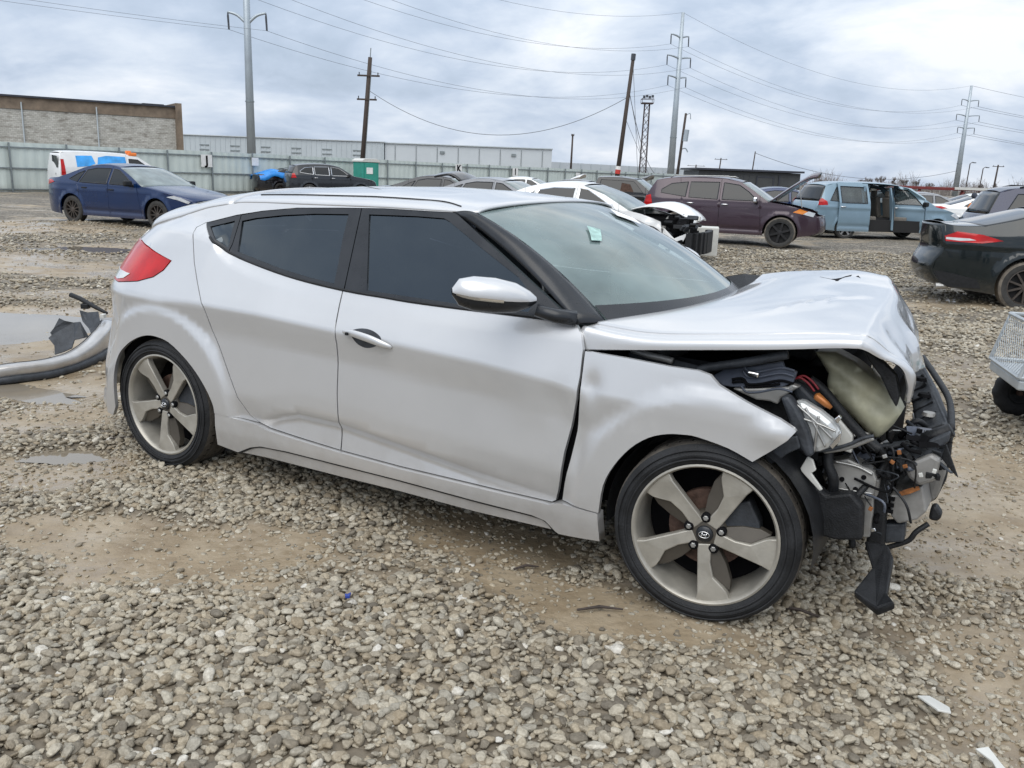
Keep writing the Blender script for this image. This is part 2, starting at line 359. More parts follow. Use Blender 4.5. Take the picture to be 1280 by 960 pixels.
MUDZ = [(-1.55, 3.12, .85, .30, -.10, .95), (.38, 2.70, .55, .24, -.45, .95), (.02, 3.25, .5, .22, -.5, .85), (2.35, 4.3, .75, 1.0, -.3, .95), (1.95, 3.3, .42, .45, 0, .9),
        (-2.3, 3.9, .5, .4, 0, .85), (-2.6, 4.7, .7, .45, .2, .9), (-3.6, 6.3, 1.2, .6, .2, .9), (-5.5, 9.6, 2.0, .7, .1, .8), (-4.3, 7.3, 2.2, 1.5, 0, .95), (-3.1, 5.3, .9, .5, -.3, .9), (-7, 13, 2.5, 1.2, .1, .8), (4.6, 12, 2.5, .8, .2, .6), (3, 7, 1.6, 1.0, .3, .5), (-13, 20, 5, 2, 0, .7), (1.45, 2.62, .3, .16, .2, .55)]
PUD = [(-4.6, 7.45, 1.7, .75, .05), (-3.3, 5.35, .6, .16, -.3), (-2.2, 4.15, .30, .13, .1), (4.2, 9.5, .55, .35, .2), (5.6, 14.6, 1.0, .45, .1), (4.9, 19.2, 1.6, .5, 0), (-8.5, 15.5, 1.6, .5, .1), (8.2, 18.5, 1.2, .4, .1)]
def gz(x, y):
    x = np.asarray(x, float); y = np.asarray(y, float)
    base = -.16*sstep(7, 16, np.hypot(x, y))
    n = .010*np.sin(1.7*x+.6*y+1)+.008*np.sin(2.9*y-1.3*x)+.006*np.sin(5.1*x+4.3*y+2)+.004*np.sin(9.7*x-7.1*y)
    far = sstep(6, 14, np.hypot(x, y)); n = n*(1+1.2*far)
    d = np.zeros_like(base+n)
    for px, py, a, b, r in PUD:
        c, s = math.cos(r), math.sin(r); u = (c*(x-px)+s*(y-py))/a; v = (-s*(x-px)+c*(y-py))/b
        d = d-.034*np.exp(-1.1*(u*u+v*v)**1.5)
    # shallow wheel ruts of the lot, running roughly with the cars
    rut = np.zeros_like(d)
    for off in (3.05, 2.65, 9.0, 10.6, 12.5): rut = rut-.012*np.exp(-((y+.45*x-off)/.18)**2)*sstep(-6, -1, -np.abs(x-1)+4)
    return base+n*.7+d+rut-.022*mud_f(x, y)+.010*fbm(x, y, 3.)+.05*far*fbm(x, y, .35)+.028*np.exp(-((x-.69)**2+(y-2.72)**2)/.10)
ax_ = np.concatenate([np.arange(0, 5, .07), np.arange(5, 14, .22), np.geomspace(14, 900, 34)])
xs = np.concatenate([-ax_[::-1][:-1], ax_])
ys = np.concatenate([np.linspace(-14, .8, 10), np.arange(.9, 8, .07), np.arange(8, 22, .22), np.geomspace(22, 2500, 46)])
X, Y = np.meshgrid(xs, ys); Z = gz(X, Y)
Vg = np.stack([X, Y, Z], 2).reshape(-1, 3); nx = len(xs); ny = len(ys)
ii, jj = np.meshgrid(np.arange(ny-1), np.arange(nx-1), indexing='ij'); a = (ii*nx+jj).ravel()
Fg = np.stack([a, a+1, a+nx+1, a+nx], 1)
def ground_mat():
    m = bpy.data.materials.new('gravel_and_mud'); m.use_nodes = True; t = m.node_tree; B = t.nodes['Principled BSDF']; n = t.nodes.new; l = t.links.new
    co = n('ShaderNodeTexCoord'); pos = co.outputs['Object']
    def nz(s, d=6, r=.6, o=(0, 0, 0), st=(1, 1, 1)):
        mp = n('ShaderNodeMapping'); mp.inputs['Location'].default_value = o; mp.inputs['Scale'].default_value = st; l(pos, mp.inputs[0])
        k = n('ShaderNodeTexNoise'); k.inputs['Scale'].default_value = s; k.inputs['Detail'].default_value = d; k.inputs['Roughness'].default_value = r; l(mp.outputs[0], k.inputs['Vector']); return k.outputs['Fac']
    def ramp(f, *st):
        r = n('ShaderNodeValToRGB'); l(f, r.inputs[0]); e = r.color_ramp.elements
        e[0].position, e[0].color = st[0][0], tuple(st[0][1])+(1,); e[1].position, e[1].color = st[-1][0], tuple(st[-1][1])+(1,)
        for p, c in st[1:-1]: q = e.new(p); q.color = tuple(c)+(1,)
        return r.outputs[0]
    def mixc(f, a, b):
        k = n('ShaderNodeMix'); k.data_type = 'RGBA'
        l(f, k.inputs[0]) if not isinstance(f, float) else setattr(k.inputs[0], 'default_value', f)
        l(a, k.inputs[6]); l(b, k.inputs[7]); return k.outputs[2]
    def mp_(f, a, b, c, d):
        k = n('ShaderNodeMapRange'); l(f, k.inputs[0]); 
        for i, v in enumerate((a, b, c, d)): k.inputs[i+1].default_value = v
        return k.outputs[0]
    def mt(op, a, b):
        k = n('ShaderNodeMath'); k.operation = op; k.use_clamp = True
        for i, v in enumerate((a, b)):
            if isinstance(v, (int, float)): k.inputs[i].default_value = v
            else: l(v, k.inputs[i])
        return k.outputs[0]
    vo = n('ShaderNodeTexVoronoi'); vo.inputs['Scale'].default_value = 21; l(pos, vo.inputs['Vector'])
    vo2 = n('ShaderNodeTexVoronoi'); vo2.inputs['Scale'].default_value = 34; l(pos, vo2.inputs['Vector'])
    sx = n('ShaderNodeSeparateColor'); l(vo.outputs['Color'], sx.inputs[0])
    stone = ramp(sx.outputs[0], (0, (.12, .105, .085)), (.3, (.24, .21, .165)), (.75, (.31, .275, .22)), (1, (.46, .43, .38)))
    gap = mp_(vo.outputs['Distance'], .30, .62, 1, .30)  # darkens the pebble colour at cell edges, as shade between them
    gm = n('ShaderNodeMix'); gm.data_type = 'RGBA'; gm.blend_type = 'MULTIPLY'; gm.inputs[0].default_value = 1.; l(stone, gm.inputs[6]); l(gap, gm.inputs[7])
    mudc = ramp(nz(3.2, 8, .65), (.25, (.19, .140, .088)), (.5, (.30, .240, .165)), (.75, (.40, .340, .255)))
    at = n('ShaderNodeAttribute'); at.attribute_name = 'mud'
    nrr = n('ShaderNodeAttribute'); nrr.attribute_name = 'stones'
    big = nz(.55, 6, .62, (4, 2, 0), (1, 1.8, 1))
    mudm = mt('ADD', at.outputs['Fac'], mt('MULTIPLY', mp_(big, .50, .66, 0, .9), mt('SUBTRACT', 1., mt('MULTIPLY', nrr.outputs['Fac'], .9))))
    fine = nz(14, 6, .7); mudm2 = mp_(mt('ADD', mudm, mt('MULTIPLY', fine, .35)), .35, .85, 0, 1)
    nr = n('ShaderNodeAttribute'); nr.attribute_name = 'stones'
    shaded_soil = ramp(nz(9, 6, .7), (.3, (.115, .096, .072)), (.7, (.19, .16, .12)))  # wet fines, coloured darker to stand for shade deep between the stones
    col = mixc(mudm2, mixc(nr.outputs['Fac'], gm.outputs[2], shaded_soil), mudc)
    tone = ramp(nz(.16, 5, .6, (1, 5, 0), (1, 2.4, 1)), (.3, (.80, .80, .80)), (.7, (1.12, 1.10, 1.06)))
    tm = n('ShaderNodeMix'); tm.data_type = 'RGBA'; tm.blend_type = 'MULTIPLY'; tm.inputs[0].default_value = 1.; l(col, tm.inputs[6]); l(tone, tm.inputs[7]); l(tm.outputs[2], B.inputs['Base Color'])
    wet = mt('MULTIPLY', mudm2, mp_(nz(1.1, 6, .6, (9, 3, 0), (1, 1.6, 1)), .42, .58, .15, 1))
    l(mp_(wet, 0, 1, .78, .13), B.inputs['Roughness'])
    h = mt('ADD', mt('MULTIPLY', mt('SUBTRACT', 1., vo.outputs['Distance']), mt('SUBTRACT', 1., mt('MULTIPLY', mudm2, .75))), mt('MULTIPLY', mt('ADD', mt('MULTIPLY', fine, .5), mt('MULTIPLY', nz(42, 4, .6), .4)), mp_(wet, 0, 1, .8, .14)))
    bp = n('ShaderNodeBump'); bp.inputs['Strength'].default_value = .8; bp.inputs['Distance'].default_value = .02; l(h, bp.inputs['Height']); l(bp.outputs[0], B.inputs['Normal'])
    return m
MT['ground'] = ground_mat()
gme = bpy.data.meshes.new('ground'); gme.from_pydata(Vg.tolist(), [], Fg.tolist()); gme.materials.append(MT['ground'])
gme.polygons.foreach_set('use_smooth', [True]*len(gme.polygons))
ga = gme.attributes.new('mud', 'FLOAT', 'POINT'); ga.data.foreach_set('value', mud_f(X, Y).ravel().astype(np.float32))
ga = gme.attributes.new('stones', 'FLOAT', 'POINT'); ga.data.foreach_set('value', (1-sstep(8, 16, np.hypot(X, Y))).ravel().astype(np.float32))   # where the earth between loose stones is painted dark for gap shade
ground = link(bpy.data.objects.new('ground', gme)); tag(ground, 'muddy gravel lot with wet patches', None, None, 'structure')
# puddles: thin irregular sheets of standing water
MT['water'] = mat('muddy_water', (.20, .17, .13), .04, 0, 0, .1, 2, spec=.6)
for px, py, a_, b_, r_ in PUD:
    n_ = 60; R1 = [1+.14*math.sin(3*t+px)+.11*math.sin(5*t+2*py)+.07*math.sin(9*t+px*3)+.05*math.sin(14*t) for t in np.linspace(0, 2*math.pi, n_, endpoint=False)]
    z0 = float(gz(px, py))
    lv_ = z0+.021; V = [(px, py, lv_)]
    for ri in (.5, 1.0):
        for k in range(n_):
            t = 2*math.pi*k/n_; u, v = a_*1.15*ri*R1[k]*math.cos(t), b_*1.15*ri*R1[k]*math.sin(t); V.append((px+u*math.cos(r_)-v*math.sin(r_), py+u*math.sin(r_)+v*math.cos(r_), lv_))
    F = [(0, 1+k, 1+(k+1) % n_) for k in range(n_)]+[(1+k, 1+n_+k, 1+n_+(k+1) % n_, 1+(k+1) % n_) for k in range(n_)]
    tag(obj('puddle', V, F, MT['water']), 'shallow muddy puddle in the lot', None, None, 'structure')
# gravel: loose stones scattered over the lot (nobody could count them)
def rock(seed, n=2):
    bm = bmesh.new(); bmesh.ops.create_icosphere(bm, subdivisions=n, radius=1.); r = np.random.default_rng(seed)
    D = r.normal(size=(13, 3)); D /= np.linalg.norm(D, axis=1)[:, None]; hh = r.uniform(.50, .90, 13); sc = np.array([1.0, r.uniform(.65, .95), r.uniform(.40, .62)])
    for v in bm.verts:
        p = np.array(v.co)
        for d, h in zip(D, hh):
            k = p@d
            if k > h: p = p-d*(k-h)*.97
        v.co = Vector(p*sc)
    me = bpy.data.meshes.new('stone'); bm.to_mesh(me); bm.free(); me.polygons.foreach_set('use_smooth', [True]*len(me.polygons)); me.materials.append(MT['stone']); return me
def stone_mat():
    m = bpy.data.materials.new('gravel_stone'); m.use_nodes = True; t = m.node_tree; B = t.nodes['Principled BSDF']; n = t.nodes.new; l = t.links.new
    oi = n('ShaderNodeAttribute'); oi.attribute_type = 'INSTANCER'; oi.attribute_name = 'tone'
    r = n('ShaderNodeValToRGB'); l(oi.outputs['Fac'], r.inputs[0]); e = r.color_ramp.elements
    e[0].position, e[0].color = 0, (.125, .108, .085, 1); e[1].position, e[1].color = 1, (.62, .60, .56, 1)
    for p, c in ((.12, (.205, .178, .138)), (.25, (.30, .245, .172)), (.42, (.32, .298, .252)), (.58, (.395, .34, .255)), (.76, (.43, .398, .332)), (.93, (.51, .465, .385))): q = e.new(p); q.color = c+(1,)
    co = n('ShaderNodeTexCoord'); nz = n('ShaderNodeTexNoise'); nz.inputs['Scale'].default_value = 2.3; nz.inputs['Detail'].default_value = 6; l(co.outputs['Object'], nz.inputs['Vector'])
    rr = n('ShaderNodeValToRGB'); l(nz.outputs['Fac'], rr.inputs[0]); rr.color_ramp.elements[0].position = .3; rr.color_ramp.elements[0].color = (.72, .70, .66, 1); rr.color_ramp.elements[1].position = .7; rr.color_ramp.elements[1].color = (1.1, 1.1, 1.08, 1)
    mx = n('ShaderNodeMix'); mx.data_type = 'RGBA'; mx.blend_type = 'MULTIPLY'; mx.inputs[0].default_value = 1; l(r.outputs[0], mx.inputs[6]); l(rr.outputs[0], mx.inputs[7]); l(mx.outputs[2], B.inputs['Base Color'])
    B.inputs['Roughness'].default_value = .62
    bp = n('ShaderNodeBump'); bp.inputs['Strength'].default_value = .3; bp.inputs['Distance'].default_value = .1; l(nz.outputs['Fac'], bp.inputs['Height']); l(bp.outputs[0], B.inputs['Normal'])
    return m
MT['stone'] = stone_mat()
RC = bpy.data.collections.new('stones')
for k in range(9):
    RC.objects.link(bpy.data.objects.new('stone%d' % k, rock(k+3, 2 if k < 9 else 1)))
def scatter(n, y0, y1, smin, smax, keep):
    # area-uniform over the wedge the lens sees, with a margin to either side
    y = np.sqrt(RNG.uniform(y0*y0, y1*y1, n)); x = RNG.uniform(-1, 1, n)*(.80*y+.35)
    m = mud_f(x, y); ok = RNG.uniform(0, 1, n) < keep(m); x, y, m = x[ok], y[ok], m[ok]
    s = np.exp(RNG.normal(0, .34, len(x)))*(smin+smax)/2; s = np.clip(s, smin*.6, smax*1.5)*(1-.35*m)
    return x, y, s, m
parts_ = [scatter(88000, 1.2, 5.2, .012, .0185, lambda m: 1-.90*m), scatter(22000, 1.2, 5.2, .006, .011, lambda m: 1-.70*m), scatter(66000, 5.2, 10, .015, .022, lambda m: 1-.96*m**.8), scatter(48000, 10, 22, .019, .032, lambda m: 1-.96*m**.8)]
sx_ = np.concatenate([p[0] for p in parts_]); sy_ = np.concatenate([p[1] for p in parts_]); ss = np.concatenate([p[2] for p in parts_]); sm = np.concatenate([p[3] for p in parts_])
cl = np.sin(3.1*sx_+1.7*sy_)*.5+np.sin(1.3*sy_-2.2*sx_+1)*.5
sz_ = gz(sx_, sy_)+ss*(RNG.uniform(0., .62, len(ss))-.36*sm)
tone = np.clip(RNG.beta(1.6, 1.9, len(ss))*.92+.06*cl, 0, .92); wv = RNG.uniform(0, 1, len(ss)) < .014; tone[wv] = RNG.uniform(.93, 1, wv.sum()); ss[wv] *= 1.25
pm = bpy.data.meshes.new('gravel'); pm.from_pydata(np.stack([sx_, sy_, sz_], 1).tolist(), [], [])
for nm, ty, dv in (('sc', 'FLOAT', ss), ('tone', 'FLOAT', tone)):
    at_ = pm.attributes.new(nm, ty, 'POINT'); at_.data.foreach_set('value', dv.astype(np.float32))
ro = np.stack([RNG.normal(0, .26, len(ss)), RNG.normal(0, .26, len(ss)), RNG.uniform(0, 6.28, len(ss))], 1).astype(np.float32)
at_ = pm.attributes.new('ro', 'FLOAT_VECTOR', 'POINT'); at_.data.foreach_set('vector', ro.ravel())
at_ = pm.attributes.new('ix', 'INT', 'POINT'); at_.data.foreach_set('value', RNG.integers(0, 9, len(ss)).astype(np.int32))
grav = link(bpy.data.objects.new('gravel', pm)); tag(grav, 'loose tan and grey gravel stones covering the lot', None, None, 'stuff')
ng = bpy.data.node_groups.new('scatter_stones', 'GeometryNodeTree'); ng.interface.new_socket('Geometry', in_out='INPUT', socket_type='NodeSocketGeometry'); ng.interface.new_socket('Geometry', in_out='OUTPUT', socket_type='NodeSocketGeometry')
gi, go = ng.nodes.new('NodeGroupInput'), ng.nodes.new('NodeGroupOutput'); iop = ng.nodes.new('GeometryNodeInstanceOnPoints'); ci = ng.nodes.new('GeometryNodeCollectionInfo'); ci.inputs['Collection'].default_value = RC; ci.inputs['Separate Children'].default_value = True; ci.inputs['Reset Children'].default_value = True
m2p = ng.nodes.new('GeometryNodeMeshToPoints'); ng.links.new(gi.outputs[0], m2p.inputs[0]); ng.links.new(m2p.outputs[0], iop.inputs['Points']); ng.links.new(ci.outputs[0], iop.inputs['Instance']); iop.inputs['Pick Instance'].default_value = True
def na(nm, ty):
    k = ng.nodes.new('GeometryNodeInputNamedAttribute'); k.data_type = ty; k.inputs[0].default_value = nm; return [o for o in k.outputs if o.enabled and o.name == 'Attribute'][0]
ng.links.new(na('sc', 'FLOAT'), iop.inputs['Scale']); ng.links.new(na('ro', 'FLOAT_VECTOR'), iop.inputs['Rotation']); ng.links.new(na('ix', 'INT'), iop.inputs['Instance Index']); ng.links.new(iop.outputs[0], go.inputs[0])
md = grav.modifiers.new('scatter', 'NODES'); md.node_group = ng
BAY = {
    'rail': [(1.222, -0.74, 0.819), (1.262, -0.74, 0.835), (1.371, -0.74, 0.867), (1.507, -0.74, 0.912)],
    'apron': [(1.255, -0.69, 0.795), (1.294, -0.69, 0.823), (1.386, -0.69, 0.847), (1.482, -0.69, 0.877), (1.492, -0.69, 0.854), (1.531, -0.69, 0.849), (1.524, -0.69, 0.814), (1.491, -0.69, 0.793), (1.432, -0.69, 0.783), (1.327, -0.69, 0.767), (1.294, -0.69, 0.767)],
    'apron_lower': [(1.33, -0.7, 0.764), (1.448, -0.7, 0.785), (1.511, -0.7, 0.798), (1.522, -0.7, 0.81), (1.548, -0.7, 0.804), (1.49, -0.7, 0.757), (1.484, -0.7, 0.734), (1.458, -0.7, 0.741), (1.413, -0.7, 0.739)],
    'slots': [(1.326, -0.695, 0.795), (1.36, -0.695, 0.803), (1.38, -0.695, 0.787), (1.419, -0.695, 0.793), (1.482, -0.695, 0.814), (1.526, -0.695, 0.81)],
    'slots2': [(1.327, -0.695, 0.785), (1.364, -0.695, 0.793), (1.384, -0.695, 0.777), (1.425, -0.695, 0.786), (1.483, -0.695, 0.803)],
    'bracket_shiny': [(1.38, -0.72, 0.835), (1.398, -0.72, 0.835), (1.419, -0.72, 0.833), (1.416, -0.72, 0.816), (1.384, -0.72, 0.817)],
    'lamp_rim': [(1.506, -0.78, 0.779), (1.53, -0.78, 0.788), (1.558, -0.78, 0.758), (1.603, -0.78, 0.683), (1.629, -0.78, 0.609), (1.608, -0.78, 0.597), (1.579, -0.78, 0.636), (1.539, -0.78, 0.711)],
    'lamp_lens': [(1.541, -0.74, 0.768), (1.573, -0.74, 0.766), (1.625, -0.74, 0.743), (1.664, -0.74, 0.718), (1.692, -0.74, 0.689), (1.689, -0.74, 0.655), (1.663, -0.74, 0.626), (1.624, -0.74, 0.6), (1.593, -0.74, 0.658), (1.561, -0.74, 0.719)],
    'lamp_back': [(1.501, -0.66, 0.805), (1.539, -0.66, 0.805), (1.589, -0.66, 0.765), (1.624, -0.66, 0.725), (1.578, -0.66, 0.731), (1.535, -0.66, 0.75)],
    'white_plate': [(1.664, -0.66, 0.718), (1.72, -0.66, 0.662), (1.723, -0.66, 0.603), (1.683, -0.66, 0.609), (1.658, -0.66, 0.65)],
    'chrome_bit': [(1.67, -0.75, 0.729), (1.684, -0.75, 0.745), (1.693, -0.75, 0.736), (1.681, -0.75, 0.716)],
    'chrome_fin': [(1.699, -0.76, 0.701), (1.698, -0.76, 0.664), (1.678, -0.76, 0.634), (1.667, -0.76, 0.643), (1.687, -0.76, 0.678)],
    'orange_bulb': [(1.597, -0.7, 0.787), (1.651, -0.7, 0.751)],
    'reservoir': [(1.552, -0.55, 0.893), (1.611, -0.55, 0.898), (1.68, -0.55, 0.868), (1.746, -0.55, 0.827), (1.808, -0.55, 0.778), (1.826, -0.55, 0.749), (1.839, -0.55, 0.727), (1.824, -0.55, 0.692), (1.785, -0.55, 0.636), (1.755, -0.55, 0.641), (1.682, -0.55, 0.702), (1.626, -0.55, 0.751), (1.604, -0.55, 0.78), (1.601, -0.55, 0.826)],
    'diag_bar': [(1.564, -0.64, 0.821), (1.612, -0.64, 0.791), (1.697, -0.64, 0.706), (1.765, -0.64, 0.646), (1.803, -0.64, 0.627)],
    'red_wires': [(1.517, -0.66, 0.818), (1.537, -0.66, 0.826), (1.564, -0.66, 0.812), (1.587, -0.66, 0.788)],
    'rods': [(1.575, -0.72, 0.606), (1.648, -0.72, 0.615), (1.717, -0.72, 0.647), (1.757, -0.72, 0.676), (1.788, -0.72, 0.689)],
    'rods2': [(1.646, -0.7, 0.604), (1.716, -0.7, 0.631), (1.786, -0.7, 0.676)],
    'fold_black': [(1.714, -0.66, 0.945), (1.739, -0.66, 0.936), (1.784, -0.66, 0.907), (1.821, -0.66, 0.874), (1.838, -0.66, 0.813), (1.834, -0.66, 0.774), (1.811, -0.66, 0.806), (1.775, -0.66, 0.867), (1.734, -0.66, 0.912)],
    'latch': [(1.73, -0.52, 0.883), (1.751, -0.52, 0.87), (1.768, -0.52, 0.851), (1.783, -0.52, 0.829), (1.777, -0.52, 0.82), (1.75, -0.52, 0.838), (1.733, -0.52, 0.857)],
    'support': [(1.884, -0.35, 0.595), (1.959, -0.35, 0.644), (1.97, -0.35, 0.674), (1.88, 0.1, 0.712), (1.808, 0.35, 0.748), (1.76, 0.4, 0.753), (1.764, 0.38, 0.692), (1.817, 0.05, 0.648)],
    'bar_upper': [(1.752, -0.5, 0.586), (1.812, -0.5, 0.603), (1.894, -0.5, 0.633), (1.987, -0.5, 0.691)],
    'arm_lower': [(1.682, -0.52, 0.56), (1.765, -0.52, 0.509), (1.856, -0.52, 0.57), (1.977, -0.52, 0.675), (1.976, -0.52, 0.645), (1.915, -0.52, 0.582), (1.841, -0.52, 0.497), (1.772, -0.52, 0.448), (1.731, -0.52, 0.474)],
    'shard': [(1.962, -0.52, 0.632), (1.983, -0.52, 0.647), (2.006, -0.52, 0.6), (2.032, -0.52, 0.544), (2.011, -0.52, 0.561), (1.979, -0.52, 0.595)],
    'crash_box': [(1.652, -0.62, 0.548), (1.71, -0.62, 0.571), (1.792, -0.62, 0.544), (1.805, -0.62, 0.519), (1.799, -0.62, 0.449), (1.73, -0.62, 0.447), (1.662, -0.62, 0.443)],
    'vert_strip': [(1.774, -0.6, 0.473), (1.796, -0.6, 0.487), (1.805, -0.6, 0.402), (1.806, -0.6, 0.312), (1.784, -0.6, 0.307), (1.778, -0.6, 0.396)],
    'white_bracket': [(1.603, -0.74, 0.59), (1.621, -0.74, 0.583), (1.635, -0.74, 0.551), (1.622, -0.74, 0.537), (1.662, -0.74, 0.491), (1.653, -0.74, 0.484), (1.592, -0.74, 0.536), (1.586, -0.74, 0.546)],
    'beam_end': [(1.843, -0.55, 0.456), (1.867, -0.55, 0.459), (1.935, -0.55, 0.505), (1.958, -0.55, 0.422), (1.934, -0.55, 0.388), (1.88, -0.55, 0.361), (1.855, -0.55, 0.383)],
    'beam_top': [(1.838, -0.5, 0.445), (1.851, -0.5, 0.494), (1.888, -0.5, 0.552), (1.96, -0.5, 0.585), (1.989, -0.5, 0.578), (1.992, -0.5, 0.524), (1.98, -0.5, 0.438), (1.951, -0.5, 0.403), (1.931, -0.5, 0.483)],
    'liner': [(1.59, -0.74, 0.509), (1.671, -0.74, 0.458), (1.741, -0.74, 0.482), (1.782, -0.74, 0.443), (1.793, -0.74, 0.329), (1.713, -0.74, 0.311), (1.624, -0.74, 0.317)],
    'duct': [(1.789, -0.56, 0.498), (1.821, -0.56, 0.56), (1.847, -0.56, 0.51), (1.842, -0.56, 0.398), (1.85, -0.56, 0.257), (1.826, -0.56, 0.251), (1.792, -0.56, 0.242), (1.794, -0.56, 0.343)],
    'foot': [(1.79, -0.6, 0.3), (1.865, -0.62, 0.312), (1.889, -0.68, 0.299), (1.898, -0.84, 0.244), (1.927, -0.9, 0.247), (1.881, -0.9, 0.207), (1.806, -0.86, 0.231), (1.837, -0.72, 0.265)],
    'lower_box': [(1.837, -0.52, 0.34), (1.901, -0.52, 0.356), (1.905, -0.52, 0.291), (1.843, -0.52, 0.269)],
    'horn': [(1.965, -0.48, 0.414), (1.98, -0.48, 0.426), (2.004, -0.48, 0.395), (1.993, -0.48, 0.37), (1.964, -0.48, 0.371)],
    'hose1': [(1.65, -0.64, 0.603), (1.657, -0.66, 0.554), (1.68, -0.66, 0.504), (1.678, -0.62, 0.421)],
    'hose2': [(1.766, -0.6, 0.647), (1.807, -0.6, 0.609), (1.818, -0.58, 0.565), (1.789, -0.6, 0.51), (1.753, -0.64, 0.453), (1.745, -0.62, 0.366), (1.761, -0.62, 0.274)],
    'hose3': [(1.806, -0.55, 0.609), (1.823, -0.55, 0.53), (1.815, -0.55, 0.444), (1.813, -0.55, 0.359), (1.816, -0.55, 0.274), (1.833, -0.55, 0.26)],
    'hose4': [(1.816, -0.5, 0.225), (1.858, -0.5, 0.254), (1.915, -0.5, 0.292), (1.935, -0.5, 0.329), (1.966, -0.48, 0.358)],
    'tailwire': [(1.671, -0.68, 0.425), (1.673, -0.68, 0.384), (1.701, -0.68, 0.359), (1.741, -0.68, 0.361), (1.759, -0.68, 0.376)],
    'plug': [(1.655, -0.68, 0.449), (1.675, -0.68, 0.448), (1.672, -0.68, 0.414), (1.657, -0.68, 0.394), (1.647, -0.68, 0.414)],
    'liner_tip': [(1.45, -0.8, 0.559), (1.505, -0.8, 0.603), (1.549, -0.8, 0.657), (1.575, -0.8, 0.669), (1.589, -0.8, 0.632), (1.555, -0.8, 0.607), (1.521, -0.8, 0.571), (1.485, -0.8, 0.553)],
}
# ---------------------------------------------------------------- main car: silver wrecked hatchback
CAR = empty('wrecked_hatchback', (-.0719, 4.0859, 0), -.5184)
tag(CAR, 'silver hatchback with a crushed open front end, parked on the gravel', 'car')
# outlines in car coordinates (x forward from the middle of the wheelbase, z up), metres
DLO_BOT = [(-1.169, 1.144), (-1.095, 1.104), (-1.042, 1.079), (-.954, 1.044), (-.778, 1.01), (-.512, .973), (-.231, .951), (-.037, .945), (.09, .941), (.32, .94), (.626, .942), (.803, .940)]
DLO_TOP = [(-1.201, 1.164), (-1.013, 1.206), (-.859, 1.232), (-.659, 1.256), (-.41, 1.269), (-.188, 1.278), (-.056, 1.278), (.053, 1.279), (.152, 1.280)]
ROOF_E = [(-1.78, 1.085), (-1.502, 1.16), (-1.232, 1.227), (-1.015, 1.262), (-.859, 1.268), (-.659, 1.271), (-.41, 1.276), (-.188, 1.2805), (.053, 1.2815), (.152, 1.2825), (.275, 1.284)]
SPLIT = [(-.250, .951), (-.229, .744), (-.233, .542), (-.229, .413), (-.229, .290)]
R_SHUT = [(-1.199, 1.163), (-1.226, 1.141), (-1.19, 1.091), (-1.134, .992), (-1.074, .91), (-.991, .804), (-.961, .71), (-.92, .64), (-.866, .53), (-.812, .424), (-.75, .353), (-.694, .326)]
D_FRONT = [(.803, .940), (.836, .908), (.853, .86), (.857, .771), (.853, .691), (.833, .582), (.813, .487), (.801, .382), (.794, .341), (.783, .297)]
g2 = .003
def shift(pl, dx=0, dz=0): return [(x+dx, z+dz) for x, z in pl]
crease = [(x, float(lerp_tab(x, ZC))) for x in np.linspace(-1.2, .86, 30)]
lowc = [(x, float(lerp_tab(x, ZL))) for x in np.linspace(-.69, .80, 24)]
beltc = [(x, float(lerp_tab(x, ZB))-.05) for x in np.linspace(-1.1, .82, 30)]
def circ(cx, cz, r, a0, a1, n=16): return [(cx+r*math.cos(math.radians(a)), cz+r*math.sin(math.radians(a))) for a in np.linspace(a0, a1, n)]
flR = circ(-WX, WH, .478, 20, 165, 24); flF = circ(WX, WH, .478, 60, 178, 20)
ft = [crease, lowc, [(x, z-.026) for x, z in lowc], beltc]
fd = [(x+g2, z) for x, z in SPLIT][::-1]+[(x, z-.002) for x, z in DLO_BOT if x > -.24]+[(x-g2, z) for x, z in D_FRONT[1:]]+[(.765, .287), (.567, .284), (.083, .283)]
def dents(x, z):
    r = 0
    for cx, cz, sx, sz, a in ((.77, .66, .05, .07, -.006), (.70, .62, .10, .05, .004), (.45, .60, .22, .10, -.0025), (-.05, .55, .16, .13, .002)):
        r = r+a*np.exp(-((x-cx)/sx)**2-((z-cz)/sz)**2)
    return r
def Ssk(x, z):
    x = np.asarray(x, float); z = np.asarray(z, float)
    return .872+.10*(z-.17)-.12*np.maximum(z-.27, 0)+.010*sstep(.74, .90, x)+.006*sstep(-.70, -.85, x)
fdoor = panel('front_door', fd, S, MT['silver'], CAR, feats=ft, jit=dents)
rd = [(x-g2, z) for x, z in SPLIT]+[(-.468, .302), (-.638, .312)]+[(x+g2, z) for x, z in R_SHUT[::-1]]+[(x, z-.002) for x, z in DLO_BOT if x < -.24]
rdoor = panel('rear_door', rd, S, MT['silver'], CAR, feats=ft)
def x_end(z): return float(np.interp(z, [.2, .45, .65, .85, .93, 1.02, 1.06, 1.17, 1.25], [-1.45, -1.37, -1.31, -1.28, -1.26, -1.22, -1.19, -1.06, -1.0]))-.672
ARCH_R = [(-1.673, .239), (-1.686, .338), (-1.677, .422), (-1.632, .505), (-1.546, .572), (-1.46, .615), (-1.382, .637), (-1.312, .638), (-1.232, .622), (-1.135, .567), (-1.061, .508), (-1.0, .44), (-.96, .376), (-.95, .338)]
tail_out = [(-1.639, 1.048), (-1.50, 1.030), (-1.292, .988), (-1.322, .944), (-1.377, .909), (-1.484, .880), (-1.67, .857), (x_end(.86), .86), (x_end(.93), .93), (x_end(1.02), 1.02), (x_end(1.05)+.02, 1.048)]
rear_edge_lo = [(x_end(z), z) for z in (.24, .35, .5, .65, .78, .857)]
rear_edge_hi = [(x_end(z), z) for z in (1.052, 1.075)]
